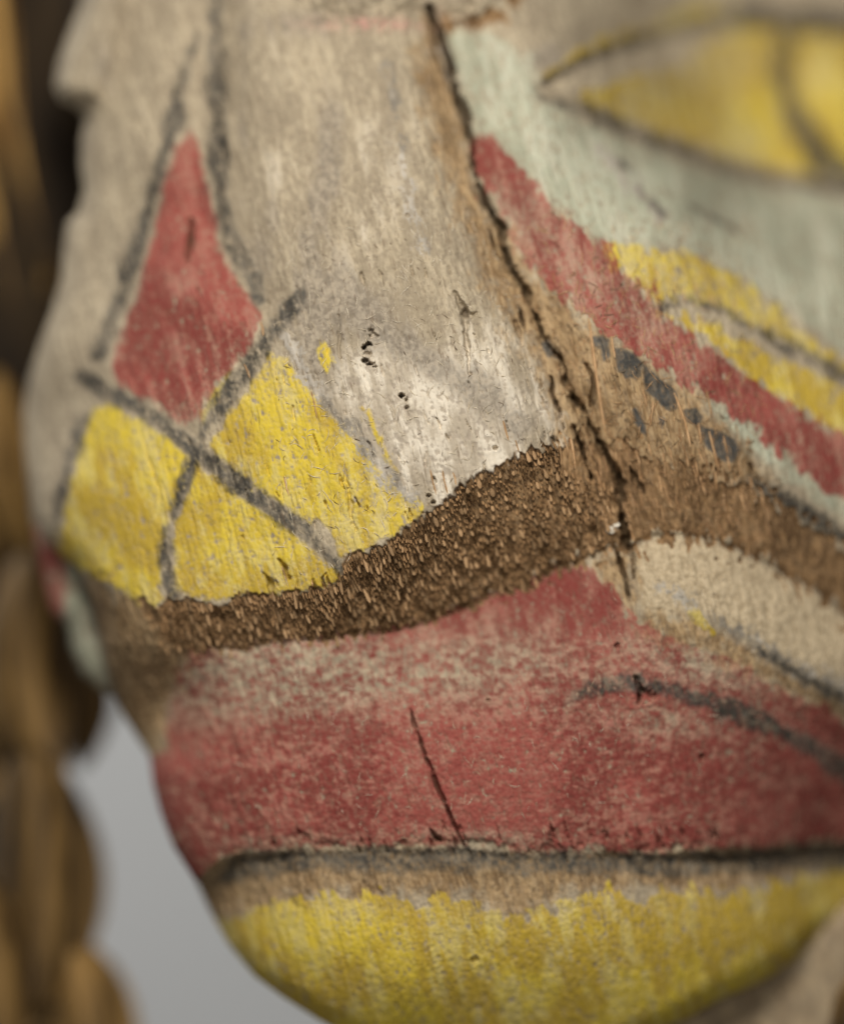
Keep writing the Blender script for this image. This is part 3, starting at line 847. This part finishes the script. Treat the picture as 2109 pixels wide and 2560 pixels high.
CO = world_co(uu, vv, DEPTH)
part_ob = {}
for li, name in enumerate(PARTS):
    sel = lab == li
    q = qd[sel]
    used = np.unique(q)
    remap = np.full(len(uu), -1, np.int64)
    remap[used] = np.arange(len(used))
    co = CO[used]
    at = {k: a[used] for k, a in PIG.items()}
    q = remap[q]
    bs = lab[bf] == li
    if bs.any():
        ed = be[bs]
        n0 = len(co)
        rings, quads = [co], [q]
        prev = remap[ed]
        bu, inv2 = np.unique(ed.ravel(), return_inverse=True)
        inv2 = inv2.reshape(-1, 2)
        for step_back in (40, 140, 330):
            c2 = CO[bu].copy()
            c2[:, 1] += step_back * K
            # taper inwards a little while going back
            cx = (1050 - CU) * K
            c2[:, 0] += (cx - c2[:, 0]) * 0.00035 * step_back
            cur = n0 + inv2
            quads.append(np.stack([prev[:, 1], prev[:, 0], cur[:, 0], cur[:, 1]], 1))
            rings.append(c2)
            for k in at:
                at[k] = np.concatenate([at[k], PIG[k][bu]])
            prev = cur
            n0 += len(bu)
        co = np.concatenate(rings)
        q = np.concatenate(quads)
    me = raw_mesh(name, co, q, at, MAT)
    part_ob[name] = link(name, me, mask)
part_ob['nose_underside']['label'] = 'broken brown underside of the nose with pale fibre ends'
part_ob['eye']['label'] = 'bulging yellow eye with dark iris line, out of focus'
part_ob['cheek_fold']['label'] = 'cream rounded fold beside the upper lip'
part_ob['upper_lip']['label'] = 'worn red upper lip with a short split'
part_ob['lower_lip']['label'] = 'yellow lower lip'


def surf(u, v, field=None):
    """depth of the finished surface near a plan point"""
    a = np.atleast_1d(np.asarray(u, float))
    b = np.atleast_1d(np.asarray(v, float))
    ix = np.clip(np.round((a - gu[0]) / STEP).astype(int), 0, len(gu) - 1)
    iy = np.clip(np.round((b - gv[0]) / STEP).astype(int), 0, len(gv) - 1)
    k = idx[iy, ix]
    return np.where(k >= 0, (DEPTH if field is None else field)[np.maximum(k, 0)], 300.0)


# far cheek: the other side of the face, seen past the nostril wing
FAR = [(40, 950), (52, 1060), (60, 1110), (76, 1190), (97, 1265), (128, 1290), (141, 1350), (160, 1393), (190, 1420), (228, 1442), (330, 1470), (330, 950)]
fu, fv = np.meshgrid(np.arange(36, 336, 4.0), np.arange(948, 1474, 4.0))
fsh = fu.shape
fu, fv = fu.ravel(), fv.ravel()
fin = inside(FAR, fu, fv)
a, b = fu[fin], fv[fin]
edge = seg_dist(FAR[:10], a, b, False)
fd = 400 + 0.02 * (330 - a) + 80 * (1 - np.sqrt(np.clip(1 - np.clip(1 - edge / 70, 0, 1) ** 2, 0, 1))) + 8 * (fbm(a / 30, b / 40, 91) - .5)
fat = {k: np.full(len(a), -70.0) for k in ('red', 'yellow', 'green', 'black', 'flake', 'pale', 'brown', 'tan')}
fat.update({k: np.zeros(len(a)) for k in ('tip', 'grey', 'wear', 'pink', 'lens', 'groove_dark')})
fat.update({'tone': fbm(a / 120, b / 120, 241, 3), 'thin': fbm(a / 30, b / 55, 247, 4), 'chip': fbm(a / 12, b / 22, 251, 3)})
fat['red'] = sd_poly([(30, 1080), (126, 1080), (124, 1180), (122, 1290), (60, 1300)], a, b)
fat['green'] = sd_poly([(124, 1140), (150, 1170), (172, 1222), (196, 1316), (224, 1430), (200, 1470), (110, 1400), (118, 1250)], a, b)
fat['black'] = sd_line([(126, 1140), (158, 1180), (183, 1240), (206, 1330), (232, 1430)], 11, a, b)
fidx = np.full(len(fu), -1, np.int64)
fidx[fin] = np.arange(fin.sum())
fidx = fidx.reshape(fsh)
fq = np.stack([fidx[:-1, :-1], fidx[1:, :-1], fidx[1:, 1:], fidx[:-1, 1:]], -1).reshape(-1, 4)
fq = fq[(fq >= 0).all(1)]
nf = len(a)
back = world_co(a, b, fd + 90 + edge * 0.3)
e = np.concatenate([fq[:, [0, 1]], fq[:, [1, 2]], fq[:, [2, 3]], fq[:, [3, 0]]])
key = np.sort(e, 1)
key = key[:, 0] * (nf + 1) + key[:, 1]
_, inv, cnt = np.unique(key, return_inverse=True, return_counts=True)
be2 = e[cnt[inv] == 1]
walls = np.stack([be2[:, 1], be2[:, 0], be2[:, 0] + nf, be2[:, 1] + nf], 1)
fq_all = np.concatenate([fq, fq[:, ::-1] + nf, walls])
me = raw_mesh('far_cheek', np.concatenate([world_co(a, b, fd), back]), fq_all, {k: np.concatenate([x, x]) for k, x in fat.items()}, MAT)
fo = link('far_cheek', me, mask)
fo['label'] = 'far cheek edge painted red and pale green, out of focus'

# chin, behind and below the yellow lip
CH = [(1180, 2240), (1380, 2080), (1500, 2020), (1640, 1930), (1760, 1850), (1860, 1830), (1860, 2240)]
fu, fv = np.meshgrid(np.arange(1160, 1870, 8.0), np.arange(1820, 2250, 8.0))
fsh = fu.shape
fu, fv = fu.ravel(), fv.ravel()
fin = inside(CH, fu, fv)
a, b = fu[fin], fv[fin]
edge = seg_dist(CH, a, b, True)
fd = 400 + 0.25 * (a - 1500) + 90 * (1 - np.sqrt(np.clip(1 - np.clip(1 - edge / 60, 0, 1) ** 2, 0, 1))) + 10 * (fbm(a / 40, b / 40, 92) - .5)
fat = {k: np.full(len(a), -70.0) for k in ('red', 'yellow', 'green', 'black', 'flake', 'pale', 'brown', 'tan')}
fat.update({k: np.zeros(len(a)) for k in ('tip', 'grey', 'wear', 'pink', 'lens', 'groove_dark')})
fat.update({'tone': fbm(a / 120, b / 120, 241, 3), 'thin': fbm(a / 30, b / 55, 247, 4), 'chip': fbm(a / 12, b / 22, 251, 3)})
fat['tan'][:] = -2
fidx = np.full(len(fu), -1, np.int64)
fidx[fin] = np.arange(fin.sum())
fidx = fidx.reshape(fsh)
fq = np.stack([fidx[:-1, :-1], fidx[1:, :-1], fidx[1:, 1:], fidx[:-1, 1:]], -1).reshape(-1, 4)
fq = fq[(fq >= 0).all(1)]
nf = len(a)
e = np.concatenate([fq[:, [0, 1]], fq[:, [1, 2]], fq[:, [2, 3]], fq[:, [3, 0]]])
key = np.sort(e, 1)
key = key[:, 0] * (nf + 1) + key[:, 1]
_, inv, cnt = np.unique(key, return_inverse=True, return_counts=True)
be2 = e[cnt[inv] == 1]
walls = np.stack([be2[:, 1], be2[:, 0], be2[:, 0] + nf, be2[:, 1] + nf], 1)
me = raw_mesh('chin', np.concatenate([world_co(a, b, fd), world_co(a, b, fd + 120)]), np.concatenate([fq, fq[:, ::-1] + nf, walls]),
              {k: np.concatenate([x, x]) for k, x in fat.items()}, MAT)
link('chin', me, mask)['label'] = 'bare tan chin behind the lower lip, out of focus'


# ------------------------------------------------------------------ fibre bundles broken off under the nose
def peg_mesh(name, prof, seg=7, mat=M_FIB, bend=0.0):
    """teardrop peg along -Z (tip up, blunt end down); unit length 1, unit half-width 1"""
    vs, fs = [], []
    for i, (z, r) in enumerate(prof):
        for s in range(seg):
            an = 2 * math.pi * s / seg
            vs.append((r * math.cos(an) + bend * z * z, r * math.sin(an), z))
    for i in range(len(prof) - 1):
        for s in range(seg):
            s2 = (s + 1) % seg
            fs.append((i * seg + s, (i + 1) * seg + s, (i + 1) * seg + s2, i * seg + s2))
    fs.append(tuple(range(seg))[::-1])
    fs.append(tuple((len(prof) - 1) * seg + s for s in range(seg)))
    me = bpy.data.meshes.new(name)
    me.from_pydata(vs, [], [f[::-1] for f in fs])
    me.polygons.foreach_set('use_smooth', np.ones(len(me.polygons), bool))
    if mat:
        me.materials.append(mat)
    me.update()
    return me, np.array(vs), fs


PROFS = [[(0.0, 0.15), (-0.35, 0.55), (-0.65, 0.95), (-0.85, 0.9), (-0.97, 0.45)],
         [(0.0, 0.1), (-0.3, 0.35), (-0.6, 0.7), (-0.82, 1.0), (-0.97, 0.6)],
         [(0.0, 0.4), (-0.3, 0.85), (-0.6, 1.0), (-0.85, 0.8), (-0.98, 0.4)]]
peg_data = [peg_mesh('fibre_end', pr, 7, M_FIB, bd_) for pr, bd_ in zip(PROFS, (0.3, -0.2, 0.1))]

cand = []
tries = 0
grid_cell = {}
while len(cand) < 3600 and tries < 60000:
    tries += 1
    u = random.uniform(330, 1300)
    top, bot = float(E1v(u)), float(L1v(u))
    if u > 1150:
        top = max(top, 960 + (u - 1150) * 0.35)
    v = random.uniform(top + 5, bot + 4)
    frac = (v - top) / max(bot - top, 1)
    flat = math.exp(-(((u - 1020) / 190) ** 2 + ((v - 1020) / 110) ** 2))
    if abs(u - float(np.interp(v, [p[1] for p in CRACK], [p[0] for p in CRACK]))) < 16:
        continue
    if u > 1150 and random.random() < (u - 1150) / 170:
        continue
    big = random.random()
    w = random.uniform(1.9, 3.2)
    if big > 0.86:
        w = random.uniform(4.6, 6.6)
    elif big > 0.50:
        w = random.uniform(3.2, 4.8)
    L = w * random.uniform(2.4, 3.6) * (1.0 + 1.9 * (1 - flat) * random.random())
    w *= 1 - 0.28 * (1 - flat)
    ok = True
    cx, cy = int(u // 14), int(v // 14)
    for ax in (-1, 0, 1):
        for ay in (-1, 0, 1):
            for (pu, pv, pw) in grid_cell.get((cx + ax, cy + ay), ()):
                if abs(pu - u) < 0.80 * (pw + w) and abs(pv - v) < 1.75 * (pw + w):
                    ok = False
    if not ok:
        continue
    grid_cell.setdefault((cx, cy), []).append((u, v, w))
    cand.append((u, v, w, L, flat))
cand.sort(key=lambda c: -c[2] * math.sqrt(c[3]))
under = part_ob['nose_underside']
from mathutils import Matrix, Vector


def peg_matrix(u, v, w, L, flat):
    d = float(surf(u, v, D0)[0]) + 4.5
    tilt = random.gauss(0, 0.10)
    out = 0.14 + 0.22 * random.random() - 0.06 * flat
    ax = Vector((GA + 0.03 + tilt, -out, -0.97)).normalized()      # world direction of the blunt end
    z = -ax
    x = Vector((1, 0, 0))
    x = (x - x.dot(z) * z).normalized()
    y = z.cross(x)
    loc = Vector(((u - CU) * K, (d + 1.6) * K, (CV - v + L * 0.5) * K)) - Vector((GA * L * 0.5 * K, 0, 0))
    M = Matrix((x * w * K, y * w * K * 0.8, z * L * K)).transposed().to_4x4()
    M.translation = loc
    return M


for i, c in enumerate(cand[:300]):
    o = link('fibre_end', peg_data[i % 3][0], under)
    o.matrix_local = peg_matrix(*c)
allv, allf, off = [], [], 0
for i, c in enumerate(cand[300:]):
    _, vs, fs = peg_data[i % 3]
    Mx = np.array(peg_matrix(*c))
    allv.append(vs @ Mx[:3, :3].T + Mx[:3, 3])
    allf += [tuple(off + k for k in f[::-1]) for f in fs]
    off += len(vs)
me = bpy.data.meshes.new('fibre_stubs')
me.from_pydata(np.concatenate(allv).tolist(), [], allf)
me.polygons.foreach_set('use_smooth', np.ones(len(me.polygons), bool))
me.materials.append(M_STUB)
o = link('fibre_stubs', me, under)
o['kind'] = 'stuff'


# ------------------------------------------------------------------ long splinters lying on the worn wood
def splinter(pts, hw, parent, lift=2.0, mat=M_SPL):
    p = np.array(pts, float)
    n = 7
    t = np.linspace(0, 1, n)
    tt = np.linspace(0, 1, len(p))
    u = np.interp(t, tt, p[:, 0])
    v = np.interp(t, tt, p[:, 1])
    d = surf(u, v)
    d = np.convolve(np.pad(d, 1, mode='edge'), [0.25, 0.5, 0.25], 'valid') - lift
    w = hw * np.clip(np.minimum(0.35 + 4 * t, 0.25 + 5 * (1 - t)), 0, 1)
    vs, fs = [], []
    for i in range(n):
        for (sx, sd) in ((-1, 1.0), (-0.35, -0.75), (0.45, -0.7), (1, 1.0)):
            vs.append(((u[i] + sx * w[i] - CU) * K, (d[i] + sd * w[i] + 0.5) * K, (CV - v[i]) * K))
    for i in range(n - 1):
        for s in range(4):
            s2 = (s + 1) % 4
            fs.append((i * 4 + s, i * 4 + s2, (i + 1) * 4 + s2, (i + 1) * 4 + s))
    fs += [(3, 2, 1, 0), tuple((n - 1) * 4 + k for k in range(4))]
    me = bpy.data.meshes.new('wood_splinter')
    me.from_pydata(vs, [], fs)
    me.materials.append(mat)
    me.update()
    return link('wood_splinter', me, parent)


LONG = [([(1212, 654), (1222, 731), (1234, 816), (1248, 901), (1265, 956)], 4.2), ([(1388, 808), (1410, 867), (1422, 919)], 4.0), ([(1460, 887), (1471, 930), (1481, 970)], 4.0),
        ([(1268, 901), (1274, 930), (1279, 964)], 2.6), ([(1174, 896), (1180, 930), (1184, 964)], 3.4), ([(1231, 987), (1242, 1025), (1257, 1061)], 3.2), ([(1126, 1024), (1134, 1050), (1143, 1072)], 4.2),
        ([(1365, 930), (1368, 955), (1370, 981)], 2.8), ([(1299, 1015), (1304, 1040), (1308, 1061)], 3.0), ([(1258, 690), (1262, 715), (1266, 735)], 2.4), ([(1456, 806), (1461, 830), (1466, 856)], 3.0),
        ([(1490, 895), (1494, 915), (1499, 935)], 2.6), ([(1345, 825), (1342, 850), (1338, 878)], 3.0), ([(1322, 800), (1328, 818), (1331, 838)], 2.6), ([(1438, 870), (1441, 890), (1444, 912)], 2.6)]
for pts, hw in LONG:
    splinter(pts, hw, part_ob['cheek'])
for pts, hw in [([(1035, 865), (1040, 885), (1046, 906)], 2.6), ([(910, 966), (914, 990), (921, 1016)], 2.4), ([(885, 966), (890, 990), (897, 1018)], 2.2), ([(932, 972), (936, 985), (938, 998)], 2.2),
                ([(640, 805), (646, 830), (652, 860)], 2.2), ([(1060, 905), (1064, 918), (1067, 930)], 2.2)]:
    splinter(pts, hw, part_ob['nose'], 1.4)
for pts, hw in [([(578, 1182 - 20), (584, 1180), (590, 1196)], 2.0), ([(660, 1196), (668, 1210), (673, 1224)], 3.0), ([(640, 1190), (642, 1202), (643, 1214)], 2.4), ([(535, 660), (540, 675), (541, 690)], 3.0),
                ([(502, 748), (508, 762), (514, 778)], 3.0), ([(584, 980), (588, 1000), (594, 1020)], 2.0)]:
    splinter(pts, hw, part_ob['nostril_wing'], 1.6)
rr = random.Random(3)
for i in range(80):
    u = rr.uniform(1150, 1600)
    v0 = float(np.interp(u, [1150, 1250, 1400, 1500, 1600], [900, 900, 890, 950, 1010]))
    v1 = float(L1v(u)) - 12
    if v1 - v0 < 20:
        continue
    v = rr.uniform(v0, v1)
    Ls = rr.uniform(16, 46)
    s = rr.gauss(GA, 0.09)
    splinter([(u, v - Ls / 2), (u + s * Ls * 0.5, v), (u + s * Ls * rr.uniform(0.8, 1.2), v + Ls / 2)], rr.uniform(1.4, 2.9), part_ob['cheek'], rr.uniform(1.0, 4.0))

# lifted paint and ground chips along the broken rim and in the crack
def chip(u, v, rx, ry, mat, parent, seed, tilt=0.5):
    r = random.Random(seed)
    n = 9
    top, bot = [], []
    d = float(surf(u, v)[0])
    for i in range(n):
        a = 2 * math.pi * i / n
        k = r.uniform(0.65, 1.15)
        x, y = rx * k * math.cos(a), ry * k * math.sin(a)
        lift = 1.5 + tilt * (y + ry) * 0.6 + r.uniform(-0.6, 0.6)
        top.append(((u + x - CU) * K, (d - lift - 1.6) * K, (CV - v - y) * K))
        bot.append(((u + x * 1.06 - CU) * K, (d - lift + 1.8) * K, (CV - v - y * 1.06) * K))
    cpt = ((u - CU) * K, (d - 2.2 - tilt * ry * 0.6 - r.uniform(0.5, 2.0)) * K, (CV - v) * K)
    vs = top + bot + [cpt]
    fs = [(i, (i + 1) % n, n + (i + 1) % n, n + i) for i in range(n)]
    fs += [(2 * n, (i + 1) % n, i) for i in range(n)] + [tuple(range(n, 2 * n))]
    me = bpy.data.meshes.new('paint_chip')
    me.from_pydata(vs, [], fs)
    me.materials.append(mat)
    me.update()
    return link('paint_chip', me, parent)


M_CHIP = simple_mat('chalky_ground', (0.40, 0.34, 0.26), (0.70, 0.64, 0.53), 1.5, 0.85, (1, 1, 1), spec=0.1)
for k, (u, v, a, b) in enumerate([(1258, 1090, 13, 8), (1270, 1080, 7, 6)]):
    chip(u, v, a, b, M_CHIP, part_ob['cheek'], 500 + k, 0.2)

# fine loose hairs of pith standing on the paint and the torn wood
def hairs(name, n, box, hw, length, parent, mat, seed, keep):
    r = random.Random(seed)
    vs, fs = [], []
    k = 0
    while k < n:
        u, v = r.uniform(box[0], box[2]), r.uniform(box[1], box[3])
        if not keep(u, v):
            continue
        k += 1
        an = r.gauss(1.33, 0.75)
        L_ = r.uniform(*length)
        bend = r.gauss(0, 0.9)
        w = r.uniform(*hw)
        lift = r.uniform(0.3, 1.8)
        x, y = u, v
        o0 = len(vs)
        for i in range(5):
            a2 = an + bend * (i / 4 - 0.5)
            d = float(surf(x, y)[0]) - 0.4 - lift * math.sin(math.pi * i / 4)
            ww = w * (1 - 0.7 * abs(i / 2 - 1))
            px, py = -math.sin(a2), math.cos(a2)
            for sx, sd in ((-1, 0.3), (0, -1), (1, 0.3)):
                vs.append(((x + px * sx * ww - CU) * K, (d + sd * ww) * K, (CV - y - py * sx * ww) * K))
            x += math.cos(a2) * L_ / 4
            y += math.sin(a2) * L_ / 4
        for i in range(4):
            for s_ in range(3):
                s2 = (s_ + 1) % 3
                fs.append((o0 + i * 3 + s_, o0 + i * 3 + s2, o0 + (i + 1) * 3 + s2, o0 + (i + 1) * 3 + s_))
    me = bpy.data.meshes.new(name)
    me.from_pydata(vs, [], fs)
    me.materials.append(mat)
    me.update()
    o = link(name, me, parent)
    o['kind'] = 'stuff'
    return o


M_PALE = simple_mat('pale_hair', (0.50, 0.41, 0.28), (0.72, 0.64, 0.50), 1.0, 0.6)
M_DARK = simple_mat('dark_hair', (0.07, 0.045, 0.025), (0.19, 0.125, 0.07), 1.0, 0.7)
on_nose = lambda u, v: v < float(E1v(u)) - 8 and u < float(np.interp(v, [p[1] for p in CRACK], [p[0] for p in CRACK])) - 14
hairs('loose_hairs', 380, (560, 420, 1150, 1200), (0.55, 1.15), (10, 34), part_ob['nose'], M_PALE, 31, on_nose)
hairs('dark_hairs', 110, (560, 420, 1150, 1200), (0.45, 0.9), (5, 18), part_ob['nose'], M_DARK, 32, on_nose)
on_cheek = lambda u, v: u > float(np.interp(v, [p[1] for p in CRACK], [p[0] for p in CRACK])) - 20 and v < float(L1v(u)) - 6
hairs('loose_hairs', 420, (1000, 430, 1560, 1130), (0.6, 1.4), (12, 40), part_ob['cheek'], M_SPL, 33, on_cheek)
hairs('dark_hairs', 170, (1000, 430, 1560, 1130), (0.5, 1.2), (8, 30), part_ob['cheek'], M_DARK, 34, on_cheek)
on_lip = lambda u, v: float(L1v(u)) + 10 < v < float(M1v(u)) - 4
hairs('loose_hairs', 170, (430, 1180, 1500, 1745), (0.5, 1.0), (8, 26), part_ob['upper_lip'], M_PALE, 35, on_lip)

# ------------------------------------------------------------------ fringe of dried leaves behind the left side
fringe = link('dried_leaf_fringe', None)
fringe.location = (-0.07, 0.06, -0.09)
tag(fringe, 'brown dried leaves hanging in a blurred fringe behind the left of the mask', 'fringe')


def far(u, v, d):
    s = 1 + d * K / DIST
    return Vector(((u - CU) * K * s, d * K, (CV - v) * K * s))


def leaf(axis, hw, depth, cup, seed, mat=M_LEAF, tilt=0.0):
    r = np.random.default_rng(seed)
    p = np.array(axis, float)
    n, m = 22, 9
    t = np.linspace(0, 1, n)
    tt = np.linspace(0, 1, len(p))
    cu_, cv_ = np.interp(t, tt, p[:, 0]), np.interp(t, tt, p[:, 1])
    for _ in range(3):
        cu_[1:-1] = (cu_[:-2] + 2 * cu_[1:-1] + cu_[2:]) / 4
        cv_[1:-1] = (cv_[:-2] + 2 * cv_[1:-1] + cv_[2:]) / 4
    prof = np.sin(np.pi * np.clip(t * 0.96 + 0.02, 0, 1)) ** 0.6
    vs, fs = [], []
    ph = r.random() * 6
    for layer in (0, 1):
        for i in range(n):
            du_, dv_ = (cu_[min(i + 1, n - 1)] - cu_[max(i - 1, 0)]), (cv_[min(i + 1, n - 1)] - cv_[max(i - 1, 0)])
            ln = math.hypot(du_, dv_) or 1
            nx, ny = dv_ / ln, -du_ / ln
            for j in range(m):
                s = -1 + 2 * j / (m - 1)
                wv = hw * prof[i] * (1 + 0.03 * math.sin(6 * t[i] + ph + s))
                dd = depth + cup * (s * s) * prof[i] + tilt * s * hw + 7 * math.sin(5 * t[i] + 2 * s + ph) + layer * 8 - 14 * math.exp(-(s / 0.12) ** 2)
                q = far(cu_[i] + nx * s * wv, cv_[i] + ny * s * wv, dd) - fringe.location
                vs.append(tuple(q))
    for layer in (0, 1):
        o0 = layer * n * m
        for i in range(n - 1):
            for j in range(m - 1):
                f = (o0 + i * m + j, o0 + i * m + j + 1, o0 + (i + 1) * m + j + 1, o0 + (i + 1) * m + j)
                fs.append(f if layer == 0 else f[::-1])
    o1 = n * m
    for i in range(n - 1):
        for j in (0, m - 1):
            fs.append((i * m + j, (i + 1) * m + j, o1 + (i + 1) * m + j, o1 + i * m + j))
    for j in range(m - 1):
        for i in (0, n - 1):
            fs.append((i * m + j, i * m + j + 1, o1 + i * m + j + 1, o1 + i * m + j))
    me = bpy.data.meshes.new('leaf')
    me.from_pydata(vs, [], fs)
    me.polygons.foreach_set('use_smooth', np.ones(len(me.polygons), bool))
    me.materials.append(mat)
    me.update()
    return link('leaf', me, fringe)


LEAVES = [
    ([(-30, -160), (-5, 60), (15, 220), (75, 470)], 62, 900, 60, 0.0),
    ([(100, -160), (85, -20), (62, 110)], 44, 960, 50, 0.0),
    ([(-70, 160), (-30, 330), (-5, 480), (20, 620)], 62, 930, 70, 0.3),
    ([(95, 430), (100, 520), (92, 600)], 22, 900, 30, 0.0),
    ([(-50, 600), (-30, 760), (-10, 960)], 40, 980, 60, 0.0),
    ([(-10, 760), (12, 920), (40, 1050), (85, 1190)], 60, 820, 60, 0.0),
    ([(-60, 1000), (-50, 1180), (-30, 1330)], 60, 900, 60, 0.0),
    ([(70, 1130), (50, 1290), (60, 1450), (112, 1622)], 95, 700, 80, -0.2),
    ([(150, 1330), (190, 1440), (165, 1580)], 46, 820, 40, 0.0),
    ([(-60, 1280), (-40, 1480), (0, 1700)], 60, 880, 70, 0.0),
    ([(60, 1540), (85, 1720), (95, 1880), (70, 2080)], 125, 640, 170, 0.0),
    ([(130, 1930), (175, 2060), (195, 2200), (200, 2360)], 106, 700, 120, 0.0),
    ([(-50, 1800), (-10, 2000), (10, 2200)], 95, 600, 100, 0.0),
]
for i, (ax, hw, dp, cp, ti) in enumerate(LEAVES):
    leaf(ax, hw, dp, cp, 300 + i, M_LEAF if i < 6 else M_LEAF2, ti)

lone = leaf([(1830, 1970), (1800, 2090), (1775, 2240)], 88, 360, 40, 340, M_LEAF2)
lone.parent = None
lone.name = 'dried_leaf'
lone.location = fringe.location
tag(lone, 'single brown dried leaf edge at the bottom right corner beside the bare chin', 'leaf')

# backing leaves coloured near black to stand for shade between the fringe leaves
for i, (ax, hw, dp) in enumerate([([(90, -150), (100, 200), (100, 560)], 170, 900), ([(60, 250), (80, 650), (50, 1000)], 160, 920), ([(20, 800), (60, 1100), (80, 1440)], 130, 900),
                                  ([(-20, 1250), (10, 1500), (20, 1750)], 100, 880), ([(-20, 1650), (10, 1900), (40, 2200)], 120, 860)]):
    leaf(ax, hw, dp, 60, 400 + i, M_GAP_SHADE)
